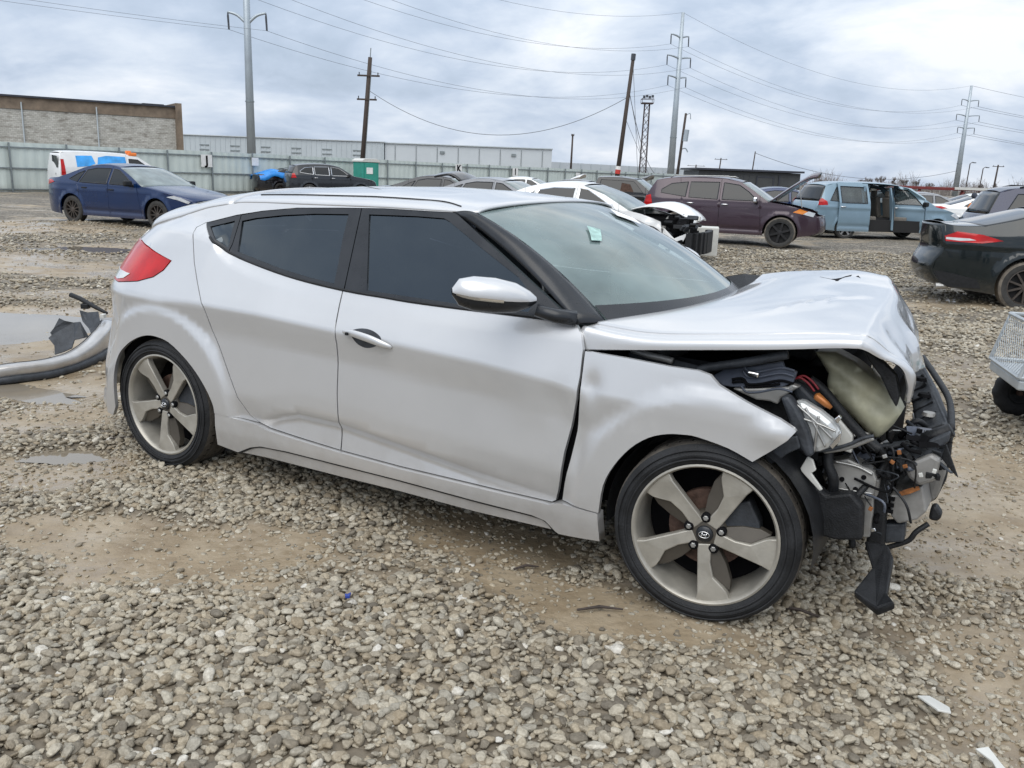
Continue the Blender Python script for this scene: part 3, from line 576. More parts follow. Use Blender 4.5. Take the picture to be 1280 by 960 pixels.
qp = [(x-g2, z) for x, z in R_SHUT]+[(-.95, .332)]+spline(ARCH_R[::-1], 3)[1:]+[(-1.70, .19), (-1.95, .20)]+rear_edge_lo+[(-1.67, .853), (-1.484, .876), (-1.377, .905), (-1.320, .941), (-1.286, .988), (-1.50, 1.034), (-1.639, 1.052)]+rear_edge_hi+[(x, z+.004) for x, z in ROOF_E[:10]]+[(.152, 1.2815), (.053, 1.280), (-.188, 1.279), (-.41, 1.2705), (-.659, 1.2580), (-.859, 1.2345), (-1.013, 1.2085)]
def bumper_dent(x, z): return -.010*np.exp(-((x+1.72)/.07)**2-((z-.60)/.10)**2)+.004*np.exp(-((x+1.66)/.05)**2-((z-.70)/.05)**2)
quarter = panel('quarter_panel', qp, S, MT['silver'], CAR, jit=bumper_dent, step=.022)
tl = panel('tail_light', tail_out, S, MT['redlens'], CAR, off=.004, step=.025)
panel('clear_lens', [(-1.70, .868), (-1.62, .880), (-1.57, .905), (-1.67, .908), (x_end(.90), .906), (x_end(.875), .874)], S, MT['clearlens'], tl, off=.007, step=.02, thick=.004)
FEND = [(.860, .855), (.862, .798), (.862, .689), (.859, .655), (.852, .571), (.834, .458), (.817, .369), (.808, .305), (.962, .300)]
ARCH_F = [(.963, .306), (.973, .404), (1.008, .483), (1.063, .556), (1.125, .605), (1.187, .629), (1.24, .637), (1.289, .638), (1.389, .619), (1.468, .587)]
fe = FEND+spline(ARCH_F, 3)+[(1.521, .632), (1.564, .672), (1.585, .703), (1.576, .712), (1.536, .734), (1.431, .773), (1.339, .812), (1.305, .840), (1.265, .848), (1.165, .847), (1.005, .853)]
def fdent(x, z): return -.014*np.exp(-((x-.90)/.035)**2-((z-.735)/.05)**2)+.012*np.exp(-((x-1.52)/.06)**2-((z-.68)/.04)**2)-.012*np.exp(-((x-.86)/.03)**2-((z-.5)/.16)**2)
fender = panel('front_fender', fe, S, MT['silver'], CAR, jit=fdent, step=.022)
# side skirt with its ledge, groove and lower lip
sk_top = [(-.95, .333), (-.72, .323), (-.694, .322), (-.638, .307), (-.468, .297), (-.229, .286), (.083, .279), (.567, .280), (.765, .283), (.808, .300), (.960, .297)]
groove = [(-.821, .168), (-.742, .206), (-.68, .223), (-.52, .231), (-.243, .231), (.08, .231), (.449, .225), (.695, .225), (.75, .216), (.795, .184)]
sk_bot = [(.972, .195), (.808, .179), (.795, .184)]
skirt = panel('side_skirt', sk_top+sk_bot+groove[::-1][1:-1]+[(-.821, .168), (-.949, .181)], Ssk, MT['silver'], CAR, off=.014, thick=.05)
panel('skirt_lip', shift(groove[1:-1], 0, -.008)+[(.772, .184), (.444, .175), (.075, .178), (-.246, .174), (-.63, .173), (-.80, .168)], Ssk, MT['silver'], skirt, off=.004, thick=.05)
MB().tube([(x, -(float(Ssk(x, z))+.006), z) for x, z in spline(shift(groove, 0, -.003), 4)], .006, 6).build('groove_shade', MT['plastic'], skirt)  # black tube standing for the shade inside the skirt groove
# glasshouse
hz_f = [(-.134, .962), (.314, .954), (.606, .957), (.62, 1.0), (.525, 1.07), (.325, 1.161), (.145, 1.247), (.118, 1.256), (-.017, 1.257), (-.256, 1.251)]
hz_r = [(-.92, 1.053), (-.76, 1.027), (-.617, 1.004), (-.46, .985), (-.309, .972), (-.325, 1.05), (-.348, 1.146), (-.363, 1.246), (-.55, 1.238), (-.73, 1.222), (-.888, 1.201), (-.968, 1.184)]
hz_q = [(-1.155, 1.148), (-1.057, 1.096), (-.984, 1.063), (-1.004, 1.12), (-1.014, 1.182)]
ff = [(-.245, .953)]+[p for p in DLO_BOT if p[0] > -.2]+[(.48, 1.111), (.165, 1.279)]+[p for p in DLO_TOP[::-1] if p[0] > -.28]+[(-.303, 1.2745)]
panel('window_frame', ff, S, MT['trim'], fdoor, holes=[hz_f], off=-.003, step=.035)
panel('window', hz_f, S, MT['tint'], fdoor, off=-.010, step=.05, thick=.002)
fr = [(-.250, .953), (-.308, 1.2745)]+[p for p in DLO_TOP[::-1] if -1. < p[0] < -.32]+[(-.985, 1.2085), (-.965, 1.05)]+[p for p in DLO_BOT if -.94 < p[0] < -.25]
panel('window_frame', fr, S, MT['trim'], rdoor, holes=[hz_r], off=-.003, step=.035)
panel('window', hz_r, S, MT['tint'], rdoor, off=-.010, step=.05, thick=.002)
fq = [(-.970, 1.052), (-.990, 1.209), (-1.013, 1.206), (-1.201, 1.164), (-1.169, 1.144), (-1.095, 1.104), (-1.042, 1.079)]
qf = panel('quarter_window_frame', fq, S, MT['trim'], CAR, holes=[hz_q], off=-.003, step=.03)
panel('quarter_window', hz_q, S, MT['tint'], qf, off=-.010, step=.04, thick=.002)
# belt moulding
MB().tube([(x, -(float(S(x, z))+.001), z) for x, z in spline(shift(DLO_BOT[1:], 0, .002), 4)], .006, 6).build('belt_moulding', MT['plastic'], CAR, smooth=True)
# roof, from the windscreen header back to the spoiler
def roof_grid(x0, x1, n, lift=0., t0=-90, t1=90, m=41):
    P = []
    for x in np.linspace(x0, x1, n):
        ze = float(np.interp(x, [p[0] for p in ROOF_E], [p[1] for p in ROOF_E])); ye = float(S(x, ze))
        zc = float(np.interp(x, [-1.95, -1.75, -1.6, -1.28, -.97, -.68, -.3, 0., .2, .32], [1.185, 1.215, 1.243, 1.297, 1.335, 1.353, 1.364, 1.358, 1.340, 1.322]))
        row = []
        for t in np.radians(np.linspace(t0, t1, m)):
            s_, c_ = math.sin(t), max(math.cos(t), 0)
            bx = .055*(1-s_*s_) if x > .1 else 0
            row.append((x+bx*(x-.1)/.17, ye*s_, ze+(zc-ze+lift)*c_**.92))
        P.append(row)
    return np.array(P)
RG = roof_grid(-1.06, .268, 40)
grid_obj('roof', RG, MT['silver'], CAR, thick=.01, flip=True)
SG = roof_grid(-1.72, -1.075, 20, .012); SG[-1, :, 2] -= .004
grid_obj('spoiler', SG, MT['silver'], CAR, thick=.02, flip=True)
for s_ in (-1, 1):      # roof ditch seam
    pts = []
    for x in np.linspace(-.95, .26, 30):
        k = np.argmin(np.abs(np.linspace(-1.06, .268, 40)-x)); th = 62 if x < .05 else 62+16*(x-.05)/.2
        j = int(round((s_*th+90)/180*40)); p = RG[k, j]; pts.append((p[0], p[1], p[2]+.001))
    MB().tube(spline(pts[::3], 4), .0035, 6).build('roof_seam', MT['plastic'], CAR)
# windscreen
hd = RG[-1]; ncol = 41
def ws_base(t): return np.array([.885+.24*(1-abs(t)**2.2), .735*t, .938-.01*(1-t*t)])
ts_ = np.linspace(-1, 1, ncol); W_ = []
top = np.array([[hd[-1, 0]+.055*(1-(t*t)), .632*t, 1.284+.037*(1-abs(t)**2.2)] for t in ts_]); top[:, 0] = .262+.062*(1-ts_**2)
for v in np.linspace(0, 1, 18):
    row = []
    for i, t in enumerate(ts_):
        p = top[i]*(1-v)+ws_base(t)*v; b = .05*4*v*(1-v)*(1-.35*t*t)
        row.append((p[0]+b*.45, p[1], p[2]+b*.9))
    W_.append(row)
W_ = np.array(W_)
wsc = grid_obj('windscreen', W_, MT['wsglass'], CAR)
# band of black frit along the glass edge, stickers
bd = np.concatenate([W_[-3:]+np.array([.002, 0, .003])]); grid_obj('black_band', bd, MT['trim'], wsc)
def on_ws(u, v, d=.008):
    i = v*(W_.shape[0]-1); j = u*(W_.shape[1]-1); a, b = min(int(i), W_.shape[0]-2), min(int(j), W_.shape[1]-2); fi, fj = i-a, j-b
    p = W_[a, b]*(1-fi)*(1-fj)+W_[a+1, b]*fi*(1-fj)+W_[a, b+1]*(1-fi)*fj+W_[a+1, b+1]*fi*fj; return p+np.array([d*.5, 0, d])
def ws_patch(name, u0, u1, v0, v1, m, sk=0.):
    grid_obj(name, [[on_ws(u+sk*(v-v0), v) for u in np.linspace(u0, u1, 6)] for v in np.linspace(v0, v1, 6)], m, wsc)
def ws_quad(name, q, m, n=6):
    q = [np.array(k) for k in q]; grid_obj(name, [[on_ws(*((q[0]*(1-a)+q[1]*a)*(1-b)+(q[3]*(1-a)+q[2]*a)*b)) for a in np.linspace(0, 1, n)] for b in np.linspace(0, 1, n)], m, wsc)
ws_quad('sticker', [(.285, .30), (.315, .345), (.24, .44), (.205, .425)], MT['sticker']); ws_quad('sheet_of_paper', [(.70, .12), (.74, .25), (.665, .33), (.60, .22)], MT['paper'])
# A-pillars: black strips between side glass and windscreen
pil = []
for v in np.linspace(0, 1, 14):
    a = np.array([.158+(.806-.158)*v, 0, 1.2815+(.941-1.2815)*v]); 
    bow = .020*4*v*(1-v); a[0] += bow*.4; a[2] += bow; a[1] = -float(S(a[0], a[2]))
    b = W_[int(round(v*17)), 0]; row = []
    for k in np.linspace(0, 1, 7):
        p = a*(1-k)+b*k; o_ = .016*4*k*(1-k); row.append((p[0]+o_*.3, p[1]-o_*.6, p[2]+o_*.5))
    pil.append(row)
apil = grid_obj('a_pillar', pil, MT['trim'], CAR, thick=.01, flip=True)
# hood: buckled, folded down at the nose and pushed up on the far side
HC = [[(.835, -.826, .850), (.822, -.818, .915), (.872, -.752, .938), (.966, -.50, .949), (1.013, 0, .946), (1.057, .40, .974), (1.058, .66, 1.004)],
      [(1.05, -.815, .878), (1.05, -.812, .904), (1.07, -.740, .932), (1.13, -.45, .972), (1.17, 0, .995), (1.20, .40, 1.018), (1.20, .68, 1.030)],
      [(1.33, -.805, .914), (1.33, -.802, .934), (1.34, -.730, .958), (1.37, -.45, 1.000), (1.40, 0, 1.032), (1.40, .40, 1.050), (1.40, .67, 1.052)],
      [(1.55, -.795, .943), (1.55, -.792, .961), (1.55, -.720, .982), (1.55, -.45, 1.018), (1.55, 0, 1.048), (1.53, .40, 1.062), (1.50, .65, 1.058)],
      [(1.692, -.786, .963), (1.695, -.783, .979), (1.70, -.715, .996), (1.69, -.45, 1.024), (1.675, 0, 1.050), (1.615, .40, 1.060), (1.58, .62, 1.050)],
      [(1.722, -.778, .963), (1.726, -.774, .976), (1.732, -.705, .992), (1.725, -.45, 1.018), (1.708, 0, 1.043), (1.645, .40, 1.053), (1.605, .61, 1.043)],
      [(1.760, -.745, .943), (1.768, -.738, .945), (1.775, -.67, .952), (1.768, -.45, .972), (1.748, 0, .985), (1.69, .40, .995), (1.64, .60, .99)],
      [(1.825, -.69, .903), (1.832, -.68, .900), (1.838, -.62, .885), (1.828, -.42, .895), (1.80, 0, .89), (1.735, .40, .90), (1.68, .58, .91)],
      [(1.844, -.63, .795), (1.849, -.62, .788), (1.85, -.56, .81), (1.842, -.40, .83), (1.825, 0, .80), (1.755, .40, .80), (1.70, .58, .80)]]
HC = [[r_[0], r_[1], tuple(.72*np.array(r_[1])+.28*np.array(r_[2])), tuple(.35*np.array(r_[1])+.65*np.array(r_[2]))]+r_[2:] for r_ in HC]
HP = catmull_net(HC, 9, 8)
xx, yy_, zz_ = HP[..., 0], HP[..., 1], HP[..., 2]
def tri_(t): return 2*np.abs((t % 1)-.5)-.5
cr = -.016*np.clip(1-np.abs((yy_+.36-.85*(xx-1.44))/.028), 0, 1)*np.exp(-((xx-1.47)/.10)**2)          # sharp crease pressed into the panel
cr += .009*np.exp(-((yy_+.43-.85*(xx-1.44))/.045)**2-((xx-1.47)/.13)**2)
cr += .005*tri_(yy_*2.3+xx*1.1)*np.exp(-((xx-1.6)/.16)**2)
HP[..., 2] += cr; fm_ = np.clip((1.03-zz_)/.10, 0, 1)*(xx > 1.70)
HP[..., 0] += fm_*(.030*tri_(yy_*2.2+zz_*1.6)+.012*tri_(yy_*5.3-zz_*3))
hood = grid_obj('hood', HP, MT['silver'], CAR, thick=.012); hood.data.set_sharp_from_angle(angle=math.radians(15))
# tear in the far half of the hood
tear = [(1.30, .52), (1.40, .56), (1.50, .48), (1.55, .28), (1.54, .05), (1.49, .02), (1.465, .20), (1.38, .34)]
xx, yy_, zz_ = HP[..., 0], HP[..., 1], HP[..., 2]
def hood_z(x, y): return float(zz_.reshape(-1)[np.argmin(((xx-x)**2+(yy_-y)**2))])
MB().prism(tear, .008, lambda a, b, t: (a, b, hood_z(a, b)+.004+t)).build('tear', MT['void'], hood)
def scuff(pts, name, m, r=.003): MB().tube(spline([(x, y, hood_z(x, y)+.003) for x, y in pts], 4), r, 5).build(name, m, hood)
scuff([(1.30, -.56), (1.33, -.54), (1.36, -.55)], 'scuff', MT['plastic2']); scuff([(1.40, -.30), (1.44, -.29)], 'scuff', MT['plastic2'], .004); scuff([(1.76, -.28), (1.79, -.30), (1.81, -.33)], 'red_scrape', MT['redwire'], .004)
# door mirror
def blob(name, C, m, parent, nu=5, nv=5, thick=0.): return grid_obj(name, catmull_net(C, nu, nv), m, parent, thick=thick)
mir = empty('door_mirror', parent=CAR)
A_, B_ = np.array([.670, -.885, 1.003]), np.array([.448, -1.075, 1.028]); ax = (B_-A_)/np.linalg.norm(B_-A_); nh = np.array([-ax[1], ax[0], 0]); nh /= np.linalg.norm(nh)
if nh[0] < 0: nh = -nh
def mring(t, f0, f1, n, k=1.):
    c = A_+(B_-A_)*t; rz = np.interp(t, [0, .08, .25, .5, .75, .92, 1], [.012, .030, .052, .062, .060, .046, .012]); rh = np.interp(t, [0, .1, .4, .8, 1], [.015, .04, .06, .055, .015])
    return [tuple(c+nh*rh*k*math.cos(a)+np.array([0, 0, 1])*(rz*k*math.sin(a)+.012)) for a in np.radians(np.linspace(f0, f1, n))]
tt = [0, .03, .08, .15, .25, .38, .5, .62, .75, .85, .92, .97, 1]
grid_obj('mirror_cap', [mring(t, -8, 180, 22) for t in tt], MT['silver'], mir)
grid_obj('mirror_base', [mring(t, 178, 354, 16, .985) for t in tt], MT['trim'], mir)
grid_obj('turn_signal', [mring(t, -14, -4, 5, 1.03) for t in np.linspace(.42, .96, 9)], MT['chrome'], mir)
MB().tube([(.80, -.83, .955), (.74, -.87, .965), (.68, -.90, .982)], [.03, .026, .022], 8).build('mirror_arm', MT['trim'], mir, smooth=True)
# door handle over a flat dark patch, the recess shade put into its colour
hx, hzz = [-.190, -.13, -.04, .02, .058], [.800, .803, .793, .780, .769]
rc = [(-.15, .808), (-.10, .822), (-.045, .818), (0, .795), (-.02, .765), (-.07, .748), (-.115, .757), (-.145, .785)]
panel('recess_shade', spline(rc, 4, True), S, MT['plastic2'], fdoor, off=.0015, step=.02, thick=.001)
hp = [(x, -(float(S(x, z))+o), z) for x, z, o in zip(hx, hzz, (.006, .022, .026, .020, .006))]
def flat_tube(path, ry, rz, n=12):
    V = []; F = []; m = len(path)
    for i, p in enumerate(path):
        k = math.sin(math.pi*min(1, max(0, (i+.35)/(m-.3))))**.5
        for j in range(n):
            a = 2*math.pi*j/n; V.append((p[0], p[1]+ry*k*math.cos(a), p[2]+rz*k*math.sin(a)))
    for i in range(m-1):
        for j in range(n): F.append((i*n+j, i*n+(j+1) % n, (i+1)*n+(j+1) % n, (i+1)*n+j))
    F += [tuple(range(n)), tuple((m-1)*n+j for j in range(n-1, -1, -1))]; return V, F
MB().add(*flat_tube(spline(hp, 5), .009, .016)).build('handle', MT['chrome'] if 0 else MT['silver'], fdoor, smooth=True)
MB().box((-.150, -(float(S(-.15, .800))+.026), .799), (.012, .012, .011)).build('handle_button', MT['plastic'], fdoor)
# wheels
def tyre_mesh(m, R=.3146, hw=.107, rr=.243):
    prof = [(rr-.012, -hw+.02), (rr+.004, -hw+.004), (rr+.03, -hw-.004), (R-.022, -hw+.004), (R-.006, -hw+.020)]
    tr = [(R-.006, -hw+.020), (R, -hw+.040), (R, -.052), (R-.007, -.050), (R-.007, -.040), (R, -.038), (R+.001, -.006), (R-.007, -.004), (R-.007, .004), (R, .006), (R, .038), (R-.007, .040), (R-.007, .05), (R, .052), (R-.002, hw-.03), (R-.02, hw-.006), (rr+.01, hw), (rr-.012, hw-.02)]
    return MB().lathe(prof, 72).build('tyre', m, None, smooth=True, angle=.6), MB().lathe(tr, 72).build('tread', MT['tread'], None, smooth=True, angle=.6)
def make_wheel(a0):
    W = empty('wheel')
    ty, td = tyre_mesh(MT['rubber']); ty.parent = W; td.parent = W
    for r_, q_ in ((.262, .0035), (.292, .003), (.276, .0015)):
        MB().tube([(r_*math.cos(t), -.1105+.003*(r_ > .29), r_*math.sin(t)) for t in np.linspace(0, 2*math.pi, 73)], q_, 5, False).build('sidewall_ring', MT['rubber'], W, smooth=True)
    for k in range(44):
        t = 2*math.pi*k/44+.08; MB().box((.3128*math.cos(t), -.060, .3128*math.sin(t)), (.005, .016, .005), rot=Matrix.Rotation(-t, 3, 'Y')).build('tread_groove', MT['void'], W)
    MB().lathe([(.231, -.088), (.243, -.098), (.2445, -.104), (.238, -.106), (.232, -.1), (.2285, -.085), (.222, -.05), (.216, .03), (.225, .09), (.235, .1)], 72).build('rim', MT['rim'], W, smooth=True, angle=.7)
    light = [(.035, -.026), (.035, .018), (.060, .016), (.100, .011), (.150, .017), (.185, .046), (.2, .056), (.230, .066), (.238, .02), (.238, -.015), (.231, -.048), (.20, -.040), (.10, -.032), (.06, -.029)]
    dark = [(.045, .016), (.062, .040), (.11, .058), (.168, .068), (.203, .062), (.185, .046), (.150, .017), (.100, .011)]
    def place(poly, y0, th, slope, bev, name, m, a, dish=0.):
        ca, sa = math.cos(a), math.sin(a)
        def fn(u, v, t):
            y = y0+t-slope*0+(slope*max(0, v-.008))+.010*max(0, .12-u)/.12*0
            y += dish*(1-min(1, u/.2))
            return (u*ca-v*sa, y, u*sa+v*ca)
        return MB().prism(poly, th, fn).build(name, m, W, bevel=bev, seg=2)
    for k in range(5):
        a = math.radians(a0+72*k)
        place(light, -.098, .03, .12, .004, 'spoke', MT['rim'], a, .016)
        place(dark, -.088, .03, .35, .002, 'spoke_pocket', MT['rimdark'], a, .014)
    MB().lathe([(.0, -.080), (.030, -.082), (.062, -.078), (.072, -.060), (.072, -.03)], 40).build('hub', MT['rimdark'], W, smooth=True)
    for k in range(5):
        a = math.radians(a0+170+72*k); c = (.0565*math.cos(a), 0, .0565*math.sin(a))
        MB().lathe([(.0, -.0875), (.0125, -.0875), (.0165, -.085), (.0165, -.07)], 20, 'y', c).build('lug_seat', MT['void'], W)
        MB().lathe([(.0, -.093), (.007, -.093), (.0095, -.090), (.0095, -.08)], 6, 'y', c).build('lug_nut', MT['steel'], W)
    MB().lathe([(.0, -.0925), (.024, -.0915), (.028, -.087), (.029, -.07)], 32).build('centre_cap', MT['trim'], W, smooth=True)
    def ell(t, k=1.): return (.0175*k*math.cos(t), -.0945, .0105*k*math.sin(t))
    em = MB().tube([ell(2*math.pi*i/28) for i in range(29)], .0016, 6, False)
    em.tube([(-.0085, -.0945, -.0062), (-.0055, -.0945, .0072)], .0019, 6); em.tube([(.0055, -.0945, -.0072), (.0085, -.0945, .0062)], .0019, 6); em.tube([(-.0068, -.0945, -.001), (.0068, -.0945, .001)], .0018, 6)
    em.build('emblem', MT['chrome'], W, smooth=True)
    MB().lathe([(.0, -.02), (.135, -.02), (.135, .005), (.0, .005)], 48).build('brake_disc', MT['rust'], W)
    MB().prism([(.06, -.07), (.06, .07), (.165, .08), (.178, 0), (.165, -.08)], .07, lambda u, v, t: (u*.94-v*.34, -.055+t, u*.34+v*.94)).build('brake_caliper', MT['plastic2'], W, bevel=.008)
    MB().lathe([(.0, .06), (.228, .06), (.228, .065), (.0, .065)], 32).build('backing_plate', MT['void'], W)
    return W
wr = make_wheel(-91); wr.parent = CAR; wr.location = (-WX, -.785, WH)
wf = make_wheel(-80); wf.parent = CAR; wf.location = (WX, -.790, WH); wf.rotation_euler = (0, 0, .1067)
for src, x, rz in ((wr, -WX, math.pi), (wf, WX, math.pi+.1067)):
    c = copy_tree(src, CAR); c.location = (x, .785, WH); c.rotation_euler = (0, 0, rz)
# shell behind the panels: tub, wheel wells, firewall, floor
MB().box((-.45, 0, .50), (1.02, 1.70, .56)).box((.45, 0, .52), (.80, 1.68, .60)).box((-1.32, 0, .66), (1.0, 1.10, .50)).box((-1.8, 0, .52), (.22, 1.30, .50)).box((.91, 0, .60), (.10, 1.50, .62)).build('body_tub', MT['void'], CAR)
for x in (-WX, WX):
    for s_ in (-1, 1):
        pr = circ(0, 0, .352, -8 if x > 0 else -15, 188 if x > 0 else 200, 20)
        y0, y1 = s_*.858, s_*.56
        V = [(x+a, y0, WH+b) for a, b in pr]+[(x+a, y1, WH+b) for a, b in pr]; n = len(pr)
        if x > 0: V = [(v[0], v[1], v[2]) for v in V if True]
        ob_ = obj('wheel_well', V, [(i, i+1, n+i+1, n+i) for i in range(n-1)]+[tuple(range(n, 2*n))], MT['plastic'], CAR)
# interior
for y in (-.36, .36):
    st = empty('front_seat', parent=CAR)
    MB().add(*flat_tube([(-.12, y, .80), (-.17, y, .95), (-.22, y, 1.06), (-.25, y, 1.12)], .22, .06)).build('backrest', MT['seat'], st, smooth=True)
    MB().box((-.27, y, 1.18), (.09, .24, .15)).build('headrest', MT['seat'], st, bevel=.03)
MB().box((-.98, 0, .93), (.14, 1.1, .36)).build('rear_seat', MT['seat'], CAR, bevel=.04)
MB().prism([(.62, .80), (.66, .90), (.80, .925), (1.08, .900), (1.08, .80)], 1.38, lambda a, b, t: (a, -.69+t, b)).build('dashboard', MT['inner'], CAR, bevel=.02)
sw = MB().tube([(.50-.055*math.sin(t)*.5, .36+.18*math.cos(t), .93+.17*math.sin(t)) for t in np.linspace(0, 2*math.pi, 33)], .015, 8, False); sw.box((.51, .36, .93), (.05, .14, .09)).build('steering_wheel', MT['inner'], CAR, smooth=True)
MB().box((.22, 0, 1.235), (.04, .22, .06)).build('rear_view_mirror', MT['inner'], CAR, bevel=.012)
# tail end
zs = [.22, .35, .5, .65, .78, .857, .93, 1.02, 1.052, 1.075]
def rear_row(z, k=.07): 
    xe = x_end(z); ye = float(S(xe, z)); return [(xe-k*(1-t*t)-.02*abs(math.sin(t*3)), ye*t, z) for t in np.linspace(-1, 1, 21)]
grid_obj('rear_bumper', [rear_row(z) for z in (.22, .35, .5, .6)], MT['silver'], CAR, thick=.01)
grid_obj('tailgate', [rear_row(z) for z in (.605, .65, .78, .857, .93, 1.02, 1.075)], MT['silver'], CAR, thick=.01)
grid_obj('rear_window', [rear_row(1.078, .06), [(p[0]+.01, p[1]*.96, p[2]-.02) for p in SG[0][::2]]], MT['darkglass'], CAR)
# left-hand side: mirror images of the right panels
for o_ in [fdoor, rdoor, quarter, tl, fender, skirt, qf, apil, mir]:
    c = copy_tree(o_, CAR); c.scale = (1, -1, 1)
# wipers
for (a, b, c_) in (((.975, -.42, .955), (1.01, -.15, .962), (1.07, .12, .955)), ((1.03, .18, .95), (1.06, .4, .956), (1.03, .62, .95))):
    MB().tube([a, b, c_], .008, 6).build('wiper', MT['plastic'], CAR)
# ---- crushed front: everything the torn-off bumper and lifted hood leave bare
def slab(name, key, th, m, bevel=.004, dy=0., smooth=False, parent=None, pts=None):
    P = [Vector(p) for p in (pts or BAY[key])]; n = len(P)
    c = sum(P, Vector())/n; nn = Vector((0, 0, 0))
    for i in range(n): nn += (P[i]-c).cross(P[(i+1) % n]-c)
    nn.normalize()
    if nn.y > 0: nn = -nn
    b = MB(); F = [tuple(range(n)), tuple(range(2*n-1, n-1, -1))]+[(i, i+n, (i+1) % n+n, (i+1) % n) for i in range(n)]
    b.add([p+Vector((0, dy, 0)) for p in P]+[p+Vector((0, dy, 0))-nn*th for p in P], F)
    return b.build(name, m, parent or CAR, bevel=bevel)
def pipe(name, key, r, m, n=8, pts=None, parent=None):
    return MB().tube(spline(pts or BAY[key], 6), r, n).build(name, m, parent or CAR, smooth=True)
slab('far_gap_dark', None, .02, MT['plastic'], .003, pts=[(.83, .715, .966), (.875, .71, .988), (.956, .70, 1.003), (1.04, .70, 1.006), (1.06, .66, .995), (1.03, .55, .950), (.975, .4, .918), (.90, .60, .93)])  # black slab at the far inner fender, standing for shade under the lifted hood
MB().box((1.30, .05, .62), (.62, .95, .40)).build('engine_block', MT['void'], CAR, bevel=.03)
MB().box((1.28, -.05, .84), (.46, .55, .06)).build('engine_cover', MT['plastic'], CAR, bevel=.02)
obj('inner_wing', [(.95, -.64, .45), (1.35, -.64, .66), (1.62, -.64, .55), (1.62, -.64, .80), (1.3, -.64, .83), (.95, -.64, .84)], [(0, 1, 4, 5), (1, 2, 3, 4)], MT['plastic'], CAR, False)
obj('hood_hinge_panel', [(.92, -.72, .80), (1.22, -.72, .80), (1.22, -.72, .83), (.92, -.72, .86)], [(0, 1, 2, 3)], MT['plastic2'], CAR, False)
pipe('hinge_bar', None, .012, MT['greymetal'], pts=[(.98, -.74, .858), (1.04, -.745, .848), (1.10, -.74, .842), (1.13, -.74, .838)])
pipe('wing_rail', 'rail', .015, MT['plastic2'])
slab('wing_apron', 'apron', .02, MT['apron'], .004)
slab('wing_apron_lower', 'apron_lower', .03, MT['greymetal'], .006)
pipe('apron_ridge', 'slots', .0045, MT['void']); pipe('apron_ridge', 'slots2', .0045, MT['void'])
for dz_ in (-.026, .026, .044): pipe('apron_ridge', None, .004, MT['apron'], pts=[(x, y-.004, z+dz_) for x, y, z in BAY['slots'][1:]])
slab('shiny_clip', 'bracket_shiny', .02, MT['chrome'], .004)
lamp = empty('headlight', parent=CAR)
slab('lamp_housing', 'lamp_back', .10, MT['plastic2'], .012, parent=lamp)
slab('lamp_rim', 'lamp_rim', .05, MT['plastic2'], .010, parent=lamp)
slab('lamp_lens', 'lamp_lens', .06, MT['clearlens'], .018, parent=lamp)
slab('lamp_plate', 'white_plate', .03, MT['whiteplastic'], .005, parent=lamp)
slab('reflector_bit', 'chrome_bit', .015, MT['chrome'], .003, parent=lamp); slab('reflector_fin', 'chrome_fin', .012, MT['chrome'], .003, parent=lamp)
for k in range(4):
    a = Vector(BAY['lamp_lens'][k*2]); b_ = Vector(BAY['lamp_lens'][(k*2+5) % 10])
    pipe('lamp_rib', None, .004, MT['steel'], pts=[a+(b_-a)*.08+Vector((0, -.012, 0)), a+(b_-a)*.45+Vector((0, -.016, .004)), a+(b_-a)*.9+Vector((0, -.012, 0))], parent=lamp)
a, b_ = [Vector(p) for p in BAY['orange_bulb']]
MB().tube([a, a+(b_-a)*.1, a+(b_-a)*.7, b_], [.006, .014, .011, .006], 10).build('copper_bulb', MT['orange'], CAR, smooth=True)
# washer bottle, a swollen moulded shape
rp_ = BAY['reservoir']; cx_ = np.mean([p[0] for p in rp_]); cz_ = np.mean([p[2] for p in rp_])
Pr, Tr, _b = tri2d([(p[0], p[2]) for p in rp_], (), .02); Tr = ccw(Pr, Tr)
edge = dens([(p[0], p[2]) for p in rp_], .01); dd = np.sqrt(((Pr[:, None]-edge[None])**2).sum(2)).min(1)
hgt = .05*np.sqrt(np.clip(dd/.045, 0, 1))-.022*np.exp(-(((Pr[:, 1]-.785)-(-.55)*(Pr[:, 0]-1.70))/.012)**2)*np.clip(dd/.03, 0, 1)+.006*np.sin(Pr[:, 0]*60)*np.clip(dd/.03, 0, 1)
nP = len(Pr); Vr = [(p[0], -.53-h_, p[1]) for p, h_ in zip(Pr, hgt)]+[(p[0], -.42, p[1]) for p in Pr]
er = {}
for t in Tr:
    for i in range(3):
        k_ = (int(t[i]), int(t[(i+1) % 3]))
        if k_[::-1] in er: del er[k_[::-1]]
        else: er[k_] = 1
obj('washer_bottle', Vr, [tuple(t) for t in Tr]+[tuple(nP+int(i) for i in t[::-1]) for t in Tr]+[(b2, a2, a2+nP, b2+nP) for a2, b2 in er], MT['reservoir'], CAR)
pipe('diagonal_bar', 'diag_bar', .016, MT['plastic']); pipe('red_wire', 'red_wires', .004, MT['redwire'])
pipe('red_wire', None, .0035, MT['redwire'], pts=[(x+.012, y, z+.008) for x, y, z in BAY['red_wires']])
pipe('pull_rod', 'rods', .006, MT['plastic2']); pipe('pull_rod', 'rods2', .006, MT['greymetal'])
slab('hood_fold_frame', 'fold_black', .04, MT['plastic'], .006); slab('hood_latch', 'latch', .03, MT['steel'], .006)
